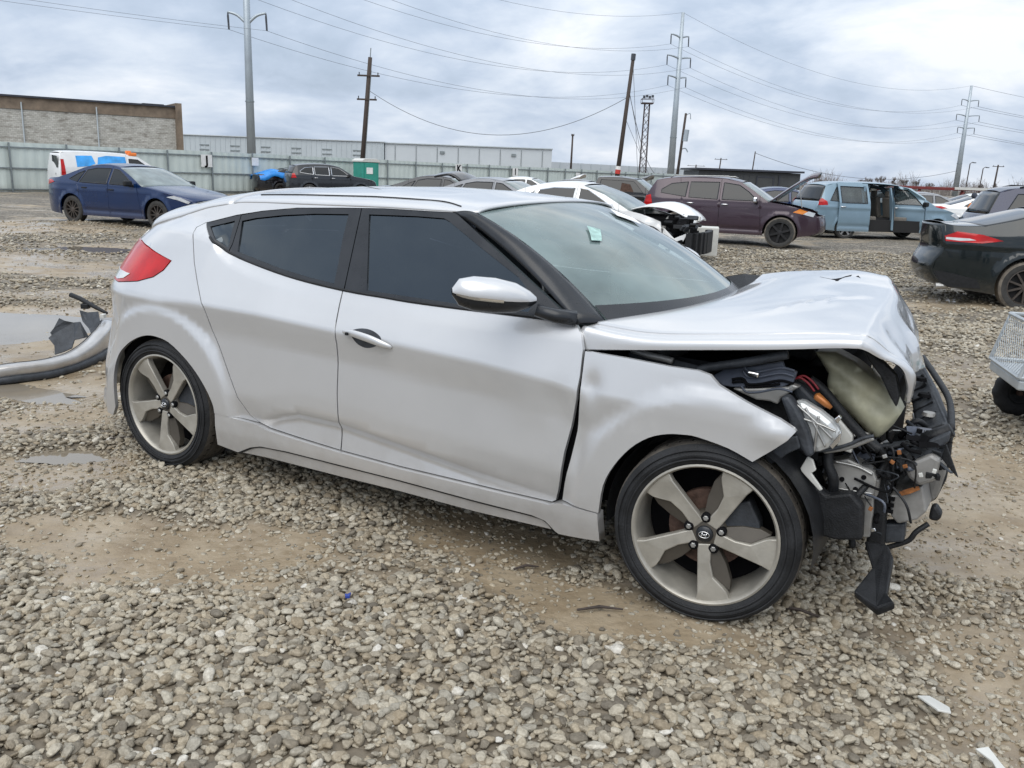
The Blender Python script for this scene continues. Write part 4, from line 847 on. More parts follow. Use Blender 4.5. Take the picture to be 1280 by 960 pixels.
# radiator support leaning forward, running across the car to the far side
slab('radiator_support', 'support', .05, MT['plastic2'], .012)
pipe('support_lip', None, .012, MT['plastic'], pts=[(1.985, -.36, .66), (1.955, -.1, .70), (1.89, .12, .735), (1.815, .36, .765)])
pipe('support_cable', None, .010, MT['plastic'], pts=[(1.86, -.35, .63), (1.86, -.38, .66), (1.885, -.38, .675), (1.91, -.36, .65), (1.90, -.36, .62)])
pipe('upper_bar', 'bar_upper', .014, MT['plastic2']); MB().tube([(1.90, -.5, .637), (1.99, -.5, .693)], .022, 10).build('bar_sleeve', MT['plastic'], CAR, smooth=True)
slab('lower_arm', 'arm_lower', .09, MT['plastic'], .01); slab('torn_shard', 'shard', .012, MT['plastic'], .003)
slab('nose_dark_fill', None, .05, MT['plastic'], .008, pts=[(1.759, -.42, .569), (1.857, -.42, .623), (1.963, -.42, .690), (1.993, -.42, .665), (1.997, -.42, .585), (1.996, -.42, .50), (1.975, -.42, .425), (1.868, -.42, .334), (1.811, -.42, .367)])  # dark plate added behind the wreckage so its gaps read as dark
slab('nose_bracket', None, .03, MT['plastic2'], .006, pts=[(1.848, -.56, .595), (1.944, -.56, .667), (1.99, -.56, .70), (1.99, -.56, .668), (1.918, -.56, .588), (1.865, -.56, .538)])
slab('nose_bracket', None, .04, MT['beam'], .008, pts=[(1.728, -.60, .506), (1.812, -.60, .517), (1.812, -.60, .458), (1.754, -.60, .388), (1.731, -.60, .431)])
slab('nose_bracket', None, .05, MT['beam'], .012, pts=[(1.872, -.58, .572), (1.948, -.58, .625), (1.976, -.58, .612), (1.972, -.58, .538), (1.926, -.58, .51), (1.892, -.58, .532)])
slab('crash_box', 'crash_box', .08, MT['greymetal'], .006)
for px_, pz_ in ((1.70, .50), (1.745, .475), (1.765, .52)): MB().lathe([(0, -.004), (.008, -.004), (.008, .01)], 12, 'y', (px_, -.62, pz_)).build('bolt_hole', MT['void'], CAR)
pipe('box_crease', None, .004, MT['steel'], pts=[(1.665, -.624, .466), (1.73, -.624, .468), (1.80, -.624, .472)]); pipe('box_crease', None, .005, MT['steel'], pts=[(1.67, -.624, .556), (1.74, -.624, .553), (1.79, -.624, .536)])
slab('upright_strip', 'vert_strip', .03, MT['greymetal'], .004); slab('white_bracket', 'white_bracket', .012, MT['whiteplastic'], .003)
# bumper beam: boxed section across the whole nose, bowed and rusty on top
bs = BAY['beam_end']; nbm = len(bs); Vb = []; Fb = []
ys_ = np.linspace(-.55, .55, 12)
for y in ys_:
    k = (y+.55)/1.1; dx = .035*math.sin(k*math.pi)-.05*k; dz = .03*math.sin(k*math.pi*.6)
    Vb += [(p[0]+dx, y, p[2]+dz) for p in bs]
for i in range(11): Fb += [(i*nbm+j, i*nbm+(j+1) % nbm, (i+1)*nbm+(j+1) % nbm, (i+1)*nbm+j) for j in range(nbm)]
Fb += [tuple(range(nbm)), tuple(11*nbm+j for j in range(nbm-1, -1, -1))]
beam = MB().add(Vb, Fb).build('bumper_beam', MT['beam'], CAR, bevel=.006)
slab('beam_bracket', 'beam_top', .10, MT['beam'], .02, dy=.06, parent=beam)
slab('rust_patch', None, .004, MT['rustorange'], .001, pts=[(1.862, -.565, .470), (1.895, -.565, .492), (1.925, -.565, .508), (1.93, -.565, .496), (1.90, -.565, .474), (1.875, -.565, .462)], parent=beam)
for k in range(3): MB().box((1.850, -.556, .445-.022*k), (.022, .008, .012)).build('beam_slot', MT['void'], beam)
slab('wheel_liner', 'liner', .05, MT['plastic'], .01, dy=.05); slab('liner_flap', 'liner_tip', .015, MT['plastic2'], .004)
slab('hanging_duct', 'duct', .05, MT['plastic'], .01); slab('hanging_duct_foot', 'foot', .03, MT['plastic'], .008)
slab('lower_mount', 'lower_box', .06, MT['plastic2'], .008); slab('fog_lamp', 'horn', .05, MT['plastic'], .01)
for k_, r_ in (('hose1', .017), ('hose2', .011), ('hose3', .010), ('hose4', .009)): pipe('hose', k_, r_, MT['plastic'])
pipe('dangling_wire', 'tailwire', .003, MT['redwire']); slab('connector_plug', 'plug', .02, MT['whiteplastic'], .003)
# loose loom of thin wires around the crushed corner
rl = random.Random(5)
for k in range(28):
    p0 = Vector((rl.uniform(1.66, 1.84), rl.uniform(-.66, -.5), rl.uniform(.45, .66))); p2 = p0+Vector((rl.uniform(-.1, .12), rl.uniform(-.06, .06), rl.uniform(-.13, .06)))
    pm = (p0+p2)/2+Vector((rl.uniform(-.06, .06), rl.uniform(-.05, .02), rl.uniform(-.08, .06)))
    pipe('loom_wire', None, rl.uniform(.0015, .0045), MT[rl.choice(['plastic', 'plastic', 'plastic2', 'void', 'plastic', 'apron'])], 5, pts=[p0, pm, p2])
def junk_at():
    x = rl.uniform(1.62, 1.97); z = rl.uniform(.30, .66) if x < 1.83 else rl.uniform(.53, .66); return Vector((x, rl.uniform(-.58, -.40), z))
for k in range(150):
    c_ = junk_at(); R_ = Matrix.Rotation(rl.uniform(0, 3), 3, 'Z') @ Matrix.Rotation(rl.uniform(0, 3), 3, 'X'); kd = rl.random(); m_k = MT[rl.choice(['plastic', 'plastic', 'plastic', 'plastic2', 'void', 'void', 'greymetal', 'apron'])]
    if kd < .45:      # thin torn strip with a kink
        L_, w_ = rl.uniform(.05, .14), rl.uniform(.006, .018); kz = rl.uniform(-.03, .03)
        P2 = [R_ @ Vector(p)+c_ for p in ((-L_/2, -w_, 0), (-L_/2, w_, 0), (0, w_*1.3, kz), (0, -w_*.8, kz), (L_/2, w_*.3, 0), (L_/2*1.1, -w_*.5, .01))]
        b = MB(); b.add(P2+[p+R_ @ Vector((0, 0, .004)) for p in P2], [(0, 1, 2, 3), (3, 2, 4, 5), (6, 9, 8, 7), (9, 11, 10, 8), (0, 6, 7, 1), (1, 7, 8, 2), (2, 8, 10, 4), (4, 10, 11, 5), (5, 11, 9, 3), (3, 9, 6, 0)]); b.build('torn_strip', m_k, CAR)
    elif kd < .75:
        a_, b2, c2 = rl.uniform(.02, .06), rl.uniform(.012, .035), rl.uniform(.01, .03)
        MB().box(c_, (a_, b2, c2), rot=R_).box(c_+R_ @ Vector((a_*.4, 0, c2*.8)), (a_*.3, b2*.9, c2*1.6), rot=R_).build('broken_bracket', m_k, CAR, bevel=.002)
    else:
        MB().tube([c_+R_ @ Vector((-.035, 0, 0)), c_, c_+R_ @ Vector((.03, .012, .01))], rl.uniform(.004, .010), 7).build('pipe_stub', m_k, CAR, smooth=True)
for k in range(16):   # screws, clips and chips that catch the light
    c_ = junk_at(); c_.y = rl.uniform(-.66, -.6); MB().box(c_, (.012, .008, .014), rot=Matrix.Rotation(rl.uniform(0, 3), 3, 'Y')).build('clip', MT[rl.choice(['steel', 'whiteplastic', 'chrome', 'rustorange'])], CAR, bevel=.002)
# ribs, slots and holes on the radiator support and the liner
for k, t in enumerate(np.linspace(.08, .92, 7)):
    a = Vector((1.955, -.33, .645)).lerp(Vector((1.80, .34, .742)), t); b2 = Vector((1.885, -.33, .60)).lerp(Vector((1.765, .36, .70)), t)
    MB().tube([a+Vector((.004, 0, .004)), (a+b2)/2+Vector((.012, 0, .006)), b2], .006, 6).build('support_rib', MT['plastic'], CAR)
for t in (.18, .45, .7): MB().lathe([(0, .012), (.020, .012), (.024, 0)], 14, 'z', tuple(Vector((1.92, -.33, .622)).lerp(Vector((1.79, .34, .722)), t)+Vector((.006, 0, .02)))).build('support_hole', MT['greymetal'] if t < .3 else MT['void'], CAR)
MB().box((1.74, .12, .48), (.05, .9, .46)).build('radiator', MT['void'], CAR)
# ---------------------------------------------------------------- the other cars of the lot: one builder, one spec per car
GZ = -.16
def paint(name, col, rough=.25, metal=.2, coat=.6, dz=.25): return mat(name, col, rough, metal, coat, .06, 3, dirt=(MUD, dz, .2, .28), spec=.35, coat_rough=.03)
PT = dict(blue=paint('deep_blue_paint', (.003, .020, .080)), maroon=paint('maroon_paint', (.050, .031, .044)), teal=paint('pale_blue_paint', (.19, .28, .35)), graphite=paint('graphite_paint', (.009, .014, .016), .15),
          navy=paint('navy_paint', (.007, .012, .042)), dark=paint('dark_grey_paint', (.022, .025, .030)), black=paint('black_paint', (.012, .012, .014)), grey=paint('grey_paint', (.16, .17, .19)), vwhite=paint('van_white', (.68, .69, .70), .4, 0, .5))
MT['seatbeige'] = mat('grey_beige_seat', (.17, .155, .135), .85, 0, 0, .2, 20); MT['clearglass'] = glass('car_window_glass', (.45, .5, .5), 1, (.3, .34, .35), .15); MT['arch'] = mat('wheel_arch_black', (.012, .012, .013), .8)
MT['bgtyre'] = mat('dusty_tyre', (.035, .034, .032), .75, 0, 0, .4, 12); MT['mudtyre'] = mat('mud_caked_tyre', (.16, .14, .115), .85, 0, 0, .4, 12); MT['bgrim'] = mat('alloy_wheel', (.5, .5, .5), .35, .8, 0, .1, 8); MT['blackrim'] = mat('black_wheel', (.018, .018, .02), .35, .2, .3, .2, 8); MT['bronzerim'] = mat('bronze_wheel', (.10, .085, .075), .4, .6, 0, .2, 8)
MT['bglight'] = mat('bright_headlamp', (.62, .64, .66), .15, .3, 1., .2, 12)
WCACHE = {}
def bg_wheel(R, style, tm):
    key = (round(R, 3), style, tm)
    if key not in WCACHE:
        hw = .105; rr = R*.70
        T = MB().lathe([(rr, -hw+.01), (rr+.02, -hw), (R-.03, -hw+.004)], 36).build('tyre', MT['bgtyre'], None, smooth=True, angle=.7); T2_ = MB().lathe([(R-.03, -hw+.004), (R, -hw+.03), (R, hw-.03), (R-.02, hw), (rr, hw-.01)], 36).build('tread', MT[tm], None, smooth=True, angle=.7)
        n, w_, rm = {'five': (5, .055, 'bgrim'), 'six': (6, .05, 'bgrim'), 'ten': (11, .022, 'bronzerim'), 'blk': (6, .05, 'blackrim'), 'blk5': (10, .026, 'bronzerim')}[style]
        b = MB().lathe([(rr+.004, -hw+.012), (rr-.012, -hw+.010), (rr-.02, -hw+.03), (rr-.02, .06)], 36); R_ = b.build('rim', MT[rm], None, smooth=True, angle=.7)
        D = MB().lathe([(0, -.02), (rr-.015, -.02)], 24).build('wheel_disc', MT['arch'], None)
        S_ = []
        for k in range(n):
            a = 2*math.pi*k/n+.3; ca, sa = math.cos(a), math.sin(a)
            S_.append(MB().prism([(.02, -w_*.6), (rr-.005, -w_*.45), (rr-.005, w_*.45), (.02, w_*.6)], .03, lambda u, v, t: (u*ca-v*sa, -hw+.02+t-.0*u, u*sa+v*ca)).build('spoke', MT[rm], None))
        H = MB().lathe([(0, -hw+.012), (.05, -hw+.014), (.06, -hw+.03), (.06, 0)], 16).build('hub', MT[rm], None)
        WCACHE[key] = [T, T2_, R_, D]+S_+[H]
        for o_ in WCACHE[key]: COL.objects.unlink(o_)
    W = empty('wheel')
    for o_ in WCACHE[key]:
        c = o_.copy(); link(c, W)
    return W
def clip(poly, a, b, left):
    """keep the part of a polygon on one side of the line a->b"""
    o = []; n = len(poly)
    def s(p): return ((b[0]-a[0])*(p[1]-a[1])-(b[1]-a[1])*(p[0]-a[0]))*(1 if left else -1)
    for i in range(n):
        p, q_ = poly[i], poly[(i+1) % n]; sp, sq = s(p), s(q_)
        if sp >= 0: o.append(p)
        if (sp >= 0) != (sq >= 0):
            t = sp/(sp-sq); o.append((p[0]+t*(q_[0]-p[0]), p[1]+t*(q_[1]-p[1])))
    r = []
    for p in o:
        if not r or math.hypot(p[0]-r[-1][0], p[1]-r[-1][1]) > .004: r.append(p)
    return r
def gencar(name, label, loc, yaw, sp, pm, cat='car', group=None, z=GZ, tilt=0.):
    C = empty(name, (loc[0], loc[1], z), yaw); tag(C, label, cat, group)
    wb, R = sp['wb']/2, sp['r']; top = sp['top']; hw, zb, tum = sp['hw'], sp['belt'], sp.get('tum', .42); step = sp.get('step', .07)
    xf, xr = sp.get('xf', wb+.25), sp.get('xr', -wb-.2); kf, kr = sp.get('kf', .5), sp.get('kr', .5); zs_ = sp.get('sill', .24); ar = R+.055; P_ = PT[pm]
    def Sg(x, z_):
        x = np.asarray(x, float); z_ = np.asarray(z_, float)
        y = hw-.05*np.maximum(.55-z_, 0)**1.5*2-.10*np.maximum(z_-.62, 0)**2-tum*np.maximum(z_-zb-.02, 0)
        y = y-.012*np.exp(-((z_-.80)/.05)**2)*0+.012*np.exp(-((z_-(zb-.12))/.035)**2)
        for wx in (-wb, wb):
            r_ = np.hypot(x-wx, z_-R); y = y+.022*(1-sstep(ar+.02, ar+.10, r_))
        y = y-.03*sstep(zs_+.16, zs_+.06, z_)*0-.02*np.exp(-((z_-(zs_+.12))/.05)**2)*(np.abs(x) < wb-.4)
        return y-kf*np.maximum(x-xf, 0)**2-kr*np.maximum(xr-x, 0)**2
    pts = [(t[0], t[1]) for t in top]
    def arch(cx): return [(cx-ar*math.cos(a), max(zs_-.02, R+ar*math.sin(a))) for a in np.radians(np.linspace(-20, 200, 18)) ]
    bot = [(pts[-1][0], pts[-1][1])]
    side = pts+[p for p in arch(-wb)[::1]]+[p for p in arch(wb)]
    cuts = sp['cuts']      # lines from front to back, each ((x,z),(x,z)) upward
    regs = []; rest = side
    for c in cuts:
        regs.append(clip(rest, (c[0][0]+.004, c[0][1]), (c[1][0]+.004, c[1][1]), False)); rest = clip(rest, (c[0][0]-.004, c[0][1]), (c[1][0]-.004, c[1][1]), True)
    regs.append(rest); names = sp.get('names', ['front_fender', 'front_door', 'rear_door', 'quarter_panel']); names = names[:1]+names[1:][-(len(regs)-1):]
    made = []
    for nm, rg in zip(names, regs):
        if len(rg) < 3: continue
        hl = [w_ for w_ in sp['win'] if sp.get('holes') and inpoly(np.array([np.mean([p[0] for p in w_])]), np.array([np.mean([p[1] for p in w_])]), rg)[0]]
        me = panel_mesh(nm, rg, Sg, P_, holes=hl, step=step, thick=.03); o1 = link(bpy.data.objects.new(nm, me), C); o2 = link(bpy.data.objects.new(nm, me), C); o2.scale = (1, -1, 1); made.append((nm, o1, o2))
    wm = MT[sp.get('glassm', 'darkglass')]
    def owner(w_):
        cx_ = np.array([np.mean([p[0] for p in w_])]); cz_ = np.array([np.mean([p[1] for p in w_])])
        for (nm, o1, o2), rg in zip(made, regs):
            if inpoly(cx_, cz_, rg)[0]: return o1, o2
        return made[-1][1], made[-1][2]
    for w_ in sp['win']:
        me = panel_mesh('window', w_, Sg, wm, step=.12, off=.006 if not sp.get('holes') else -.008, thick=.006)
        for o_ in owner(w_): link(bpy.data.objects.new('window', me), o_)
        b = MB().tube([(x, -(float(Sg(x, z_))+.004), z_) for x, z_ in dens(w_+[w_[0]], .1, False)], .013, 5, False); m2 = b.build('window_trim', MT[sp.get('trimm', 'trim')], None); COL.objects.unlink(m2)
        for o_ in owner(w_): link(bpy.data.objects.new('window_trim', m2.data), o_)
    for (hx_, hz_) in sp.get('handles', ()):
        me = MB().add(*flat_tube([(hx_+d, -(float(Sg(hx_, hz_))+e_), hz_) for d, e_ in ((-.1, .0), (-.05, .025), (.05, .025), (.1, .0))], .012, .016)).build('door_handle', MT[sp.get('handlem', 'chrome')], None, smooth=True); COL.objects.unlink(me)
        for (nm, o1, o2), rg in zip(made, regs):
            if inpoly(np.array([hx_]), np.array([hz_]), rg)[0]:
                for o_ in (o1, o2): link(bpy.data.objects.new('door_handle', me.data), o_)
    for nm, ml, pl_ in sp.get('lamps', ()):
        me = panel_mesh(nm, pl_, Sg, MT[ml], step=.05, off=.010, thick=.03)
        for s_ in (1, -1):
            o_ = link(bpy.data.objects.new(nm, me), C); o_.scale = (1, s_, 1)
    # skins across the car: bumpers, hood, glass, roof, deck
    tagn = {'b': ('front_bumper', P_), 'h': ('hood', P_), 'w': ('windscreen', MT['clearglass'] if sp.get('holes') else MT['bgws']), 'r': ('roof', P_), 'g': ('rear_window', MT['darkglass']), 't': ('boot_lid', P_), 'c': ('rear_bumper', P_)}
    i = 0
    while i < len(top)-1:
        k = top[i][2]; j = i
        while j < len(top)-1 and top[j][2] == k: j += 1
        skip = k in sp.get('skip', '')
        seg = spline([(t[0], t[1]) for t in top[i:j+1]], 4)
        rows = []
        for (x, z_) in seg:
            ys = float(Sg(x, z_)); row = []
            for t in np.linspace(-1, 1, 15):
                cr_ = 1-abs(t)**2.6
                dx = {'b': .16, 'c': -.10, 'w': .10, 'g': -.08, 'h': .02 if x > 1.9 else 0, 't': 0, 'r': 0}[k]*cr_; dz = {'b': 0, 'c': 0, 'w': .025, 'g': .02, 'h': .05, 't': .03, 'r': .05}[k]*cr_
                if k == 'h': dx = .16*cr_*sstep(xf+.05, top[2][0], x)
                row.append((x+float(dx), t*ys, z_+dz))
            rows.append(row)
        if not skip:
            o_ = grid_obj(tagn[k][0], rows, tagn[k][1], C, thick=.008)
        elif k == 'h' and sp.get('hood_open'):
            piv = Vector(rows[-1][7]); a_ = sp['hood_open']; n_ = []
            for r_ in rows: n_.append([tuple(piv*Vector((1, 0, 1))+Vector((0, p[1], 0))+Matrix.Rotation(-a_, 3, 'Y') @ (Vector(p)-piv*Vector((1, 0, 1))-Vector((0, p[1], 0)))) for p in r_])
            grid_obj('open_hood', n_, P_, C, thick=.03)
            MB().tube([n_[len(n_)//2][1], rows[len(rows)//2][1]], .012, 6).build('hood_prop', MT['steel'], C)
            MB().box((wb+.1, 0, .62), (.9, hw*1.5, .30)).build('engine_bay', MT['void'], C, bevel=.03)
        i = j
    MB().box((0, 0, (zs_+.50)/2+.04), (2*wb-2*ar-.1, 2*hw-.18, .50-zs_+.12)).box((0, 0, .5), (4.0, 1.1, .30)).build('underbody', MT['arch'], C)
    if not sp.get('holes'): MB().box((sp.get('cabx', -.35), 0, zb-.22), (sp.get('cabl', 1.7), 2*hw-.5, .5)).box((-.2, 0, zb+.02), (.25, 2*hw-.6, .45)).build('cabin', MT['void'], C)
    for wx in (-wb, wb):
        for s_ in (-1, 1):
            W = bg_wheel(R, sp.get('wheel', 'five'), sp.get('tyrem', 'bgtyre')); W.parent = C; W.location = (wx, s_*(hw-.105), R-.01); W.rotation_euler = (0, 0, 0 if s_ < 0 else math.pi)
    if sp.get('mirror'):
        mx_, mz_ = sp['mirror']
        for s_ in (-1, 1):
            ym = float(Sg(mx_, mz_)); m_o = empty('door_mirror', parent=C)
            MB().box((mx_, s_*(ym+.13), mz_+.05), (.11, .22, .14)).build('mirror_cap', MT[sp.get('mirrorm', 'plastic')] if sp.get('mirrorm', 'plastic') in MT else P_, m_o, bevel=.035)
            MB().box((mx_+.02, s_*(ym+.03), mz_-.01), (.07, .12, .05)).build('mirror_arm', MT['plastic'], m_o)
    return C, Sg, made
MT['bgws'] = glass('far_windscreen_glass', (.25, .30, .29), 1, (.40, .47, .47), .45)
SED = dict(wb=2.82, r=.335, hw=.915, belt=.98, sill=.22, kf=.55, kr=.45, xf=1.72, xr=-1.75, wheel='ten', mirror=(.66, .98),
    top=[(2.20, .24, 'b'), (2.33, .30, 'b'), (2.36, .50, 'b'), (2.33, .66, 'h'), (2.05, .78, 'h'), (1.55, .88, 'h'), (.98, .965, 'w'), (.55, 1.19, 'w'), (.10, 1.385, 'r'), (-.35, 1.44, 'r'), (-.80, 1.42, 'r'), (-1.10, 1.36, 'g'), (-1.55, 1.20, 'g'), (-1.92, 1.085, 't'), (-2.30, 1.075, 't'), (-2.44, 1.06, 'c'), (-2.46, .85, 'c'), (-2.52, .62, 'c'), (-2.48, .35, 'c'), (-2.36, .24, 'c')],
    cuts=[((.93, .2), (.80, 1.0)), ((-.14, .2), (-.14, 1.5)), ((-1.0, .2), (-1.32, 1.5))],
    win=[[(.72, .985), (.48, 1.13), (.10, 1.33), (-.08, 1.355), (-.08, .995)], [(-.18, .995), (-.18, 1.358), (-.65, 1.355), (-.95, 1.30), (-1.10, 1.01)], [(-1.17, 1.02), (-1.03, 1.28), (-1.20, 1.22), (-1.47, 1.07)]],
    handles=[(-.02, .86), (-.93, .88)], handlem='plastic',
    lamps=[('headlight', 'bglight', [(1.75, .76), (2.05, .70), (2.27, .62), (2.30, .67), (2.12, .755), (1.95, .80)]), ('tail_light', 'redlens', [(-2.0, .98), (-2.44, .90), (-2.45, 1.02), (-2.2, 1.04)])])
import copy as _cp
def var(base, **k): d = _cp.deepcopy(base); d.update(k); return d
gencar('blue_sedan', 'deep blue four-door sedan with bronze multi-spoke wheels near the fence', (-9.53, 22.3), math.radians(-23.6), SED, 'blue')
# maroon SUV, hood propped open
SUV = dict(wb=2.70, r=.385, hw=.935, belt=1.13, tum=.36, sill=.30, kf=.5, kr=.35, xf=1.6, xr=-1.7, wheel='blk', tyrem='mudtyre', mirror=(.68, 1.12), mirrorm='chrome', skip='h', hood_open=math.radians(46), cabl=1.9,
    top=[(2.10, .34, 'b'), (2.24, .42, 'b'), (2.26, .62, 'b'), (2.20, .82, 'h'), (2.02, .95, 'h'), (1.55, 1.05, 'h'), (1.00, 1.13, 'w'), (.62, 1.38, 'w'), (.28, 1.58, 'r'), (-.20, 1.67, 'r'), (-.9, 1.685, 'r'), (-1.6, 1.64, 'r'), (-1.98, 1.57, 'g'), (-2.18, 1.22, 'c'), (-2.26, 1.0, 'c'), (-2.30, .7, 'c'), (-2.28, .45, 'c'), (-2.16, .34, 'c')],
    cuts=[((.88, .2), (.78, 1.15)), ((-.22, .2), (-.26, 1.7)), ((-1.05, .2), (-1.35, 1.7))],
    win=[[(.72, 1.15), (.48, 1.36), (.22, 1.52), (-.18, 1.57), (-.18, 1.15)], [(-.30, 1.15), (-.30, 1.575), (-1.05, 1.56), (-1.05, 1.17)], [(-1.14, 1.18), (-1.12, 1.555), (-1.55, 1.50), (-1.80, 1.34), (-1.80, 1.26)]],
    handles=[(-.10, 1.02), (-1.0, 1.02)], lamps=[('headlight', 'amber', [(1.62, .90), (1.86, .86), (1.98, .93), (1.78, .99)]), ('headlight_lens', 'bglight', [(1.87, .86), (2.12, .80), (2.16, .90), (1.99, .94)]), ('tail_light', 'redlens', [(-2.0, .92), (-2.26, .90), (-2.21, 1.16), (-2.08, 1.20)])])
so = gencar('maroon_suv', 'maroon SUV with black wheels, muddy tyres and its hood propped open', (5.78, 23.89), math.radians(-21), SUV, 'maroon')[0]
for s_ in (-1, 1): MB().tube([(.0, s_*.66, 1.70), (-.1, s_*.66, 1.735), (-1.5, s_*.64, 1.71), (-1.62, s_*.63, 1.66)], .016, 6).build('roof_rail', MT['steel'], so, smooth=True)
MB().box((2.30, 0, .72), (.06, 1.0, .18)).build('grille', MT['void'], so, bevel=.02); MB().tube([(2.335, -.5, .82), (2.36, 0, .835), (2.335, .5, .82)], .015, 6).build('grille_bar', MT['chrome'], so)
MB().lathe([(0, 2.06), (.05, 2.06), (.06, 2.04)], 16, 'x', (0, -.72, .55)).build('fog_lamp', MT['bglight'], so)
for a_ in (-1, 1): MB().box((1.2, a_*.6, .66), (.9, .2, .3)).build('inner_wing', MT['void'], so)
# pale blue minivan with its side doors open
MV = dict(wb=3.03, r=.33, hw=.98, belt=1.08, tum=.34, sill=.26, kf=.5, kr=.3, xf=1.75, xr=-2.0, wheel='five', mirror=(.98, 1.08), holes=True, glassm='clearglass', step=.08, names=['front_fender', 'front_door', 'sliding_door', 'quarter_panel'],
    top=[(2.30, .28, 'b'), (2.44, .36, 'b'), (2.46, .60, 'b'), (2.36, .76, 'h'), (2.05, .90, 'h'), (1.72, .99, 'h'), (1.42, 1.06, 'w'), (.95, 1.36, 'w'), (.55, 1.60, 'r'), (0, 1.69, 'r'), (-1.0, 1.71, 'r'), (-1.9, 1.67, 'r'), (-2.20, 1.58, 'g'), (-2.42, 1.12, 'c'), (-2.50, .95, 'c'), (-2.54, .6, 'c'), (-2.48, .36, 'c'), (-2.36, .28, 'c')],
    cuts=[((1.12, .2), (1.05, 1.2)), ((.08, .2), (.02, 1.75)), ((-.98, .2), (-.98, 1.75))],
    win=[[(.98, 1.10), (.72, 1.34), (.45, 1.54), (.10, 1.57), (.12, 1.10)], [(-.06, 1.10), (-.06, 1.58), (-.90, 1.59), (-.90, 1.10)], [(-1.06, 1.10), (-1.06, 1.59), (-1.85, 1.56), (-2.10, 1.15)]],
    handles=[(.2, .98), (-.85, .98)], lamps=[('headlight', 'bglight', [(1.95, .82), (2.25, .70), (2.34, .74), (2.12, .90)]), ('tail_light', 'redlens', [(-2.18, 1.02), (-2.47, 1.0), (-2.44, 1.14), (-2.36, 1.22), (-2.2, 1.12)])])
mvo, Smv, made = gencar('pale_blue_minivan', 'pale blue minivan with side doors open and seats showing', (11.55, 28.57), math.radians(8), MV, 'teal', 'minivan')
for nm, o1, o2 in made:
    if nm == 'sliding_door': o1.location = (-.86, -.075, .0)
    if nm == 'front_door':
        piv = Vector((1.10, -.95, 0)); a_ = math.radians(-40); o1.rotation_euler = (0, 0, a_); o1.location = piv-Matrix.Rotation(a_, 3, 'Z') @ piv
MB().box((-.3, 0, .36), (2.9, 1.72, .08)).build('cabin_floor', MT['inner'], mvo)
for x, y in ((.42, -.42), (.42, .42), (-.62, -.42), (-.62, .42), (-1.5, 0)):
    st = empty('seat', parent=mvo); w_ = .52 if y else 1.3
    MB().box((x, y, .62), (.5, w_, .16)).box((x, y, .47), (.4, w_*.7, .2)).build('cushion', MT['seatbeige'], st, bevel=.03); MB().box((x-.27, y, .98), (.15, w_, .66), rot=Matrix.Rotation(-.2, 3, 'Y')).build('backrest', MT['seatbeige'], st, bevel=.04); MB().box((x-.35, y, 1.40), (.10, .26, .18)).build('headrest', MT['seatbeige'], st, bevel=.03)
for s_ in (-1, 1): MB().prism([(-.98, .3), (-.92, .3), (-.94, 1.62), (-1.0, 1.62)], .05, lambda a, b, t: (a, s_*(.80+t), b)).build('door_pillar', PT['teal'], mvo)
for x in (.02, 1.1): MB().prism([(x, .3), (x+.07, .3), (x+.03, 1.12), (x-.02, 1.6 if x < 1 else 1.13), (x-.06, 1.6 if x < 1 else 1.13), (x-.04, 1.12)], .06, lambda a, b, t: (a, -(float(Smv(a, b))-.03-t), b)).build('door_pillar', PT['teal'], mvo)
# graphite sedan cut by the right edge of the picture
FUS = var(SED, wb=2.85, r=.345, belt=1.0, wheel='blk5', tyrem='mudtyre', step=.05, trimm='chrome', xr=-1.62, kr=.42,
    top=[(2.20, .24, 'b'), (2.33, .30, 'b'), (2.36, .50, 'b'), (2.30, .70, 'h'), (2.05, .82, 'h'), (1.55, .92, 'h'), (.98, .985, 'w'), (.55, 1.19, 'w'), (.05, 1.39, 'r'), (-.40, 1.44, 'r'), (-.85, 1.42, 'r'), (-1.15, 1.355, 'g'), (-1.65, 1.22, 'g'), (-2.02, 1.125, 't'), (-2.32, 1.11, 't'), (-2.47, 1.13, 'c'), (-2.46, .95, 'c'), (-2.45, .78, 'c'), (-2.53, .62, 'c'), (-2.55, .48, 'c'), (-2.46, .33, 'c'), (-2.34, .26, 'c')],
    lamps=[('headlight', 'bglight', [(1.75, .80), (2.05, .74), (2.27, .66), (2.30, .70), (2.12, .80), (1.95, .84)]), ('tail_light', 'redlens', [(-1.80, .945), (-2.05, .90), (-2.46, .90), (-2.47, .97), (-2.34, 1.04), (-2.05, 1.015)])], kf=.55)
fu, Sfu, _m = gencar('graphite_sedan', 'graphite black sedan with red tail light at the right edge', (8.56, 12.62), math.radians(-9), FUS, 'graphite')
me = panel_mesh('reverse_lens', [(-2.12, .935), (-2.30, .915), (-2.46, .925), (-2.46, .955), (-2.20, .955)], Sfu, MT['clearlens'], step=.05, off=.014, thick=.02); link(bpy.data.objects.new('reverse_lens', me), fu)
me = panel_mesh('lower_diffuser', [(-1.98, .28), (-2.36, .265), (-2.47, .34), (-2.54, .47), (-2.40, .47), (-2.05, .40)], Sfu, MT['plastic'], step=.05, off=.012, thick=.03); link(bpy.data.objects.new('lower_diffuser', me), fu)
MB().tube([(-2.50, -.60, .26), (-2.36, -.60, .27)], .045, 14).build('exhaust_tip', MT['steel'], fu)
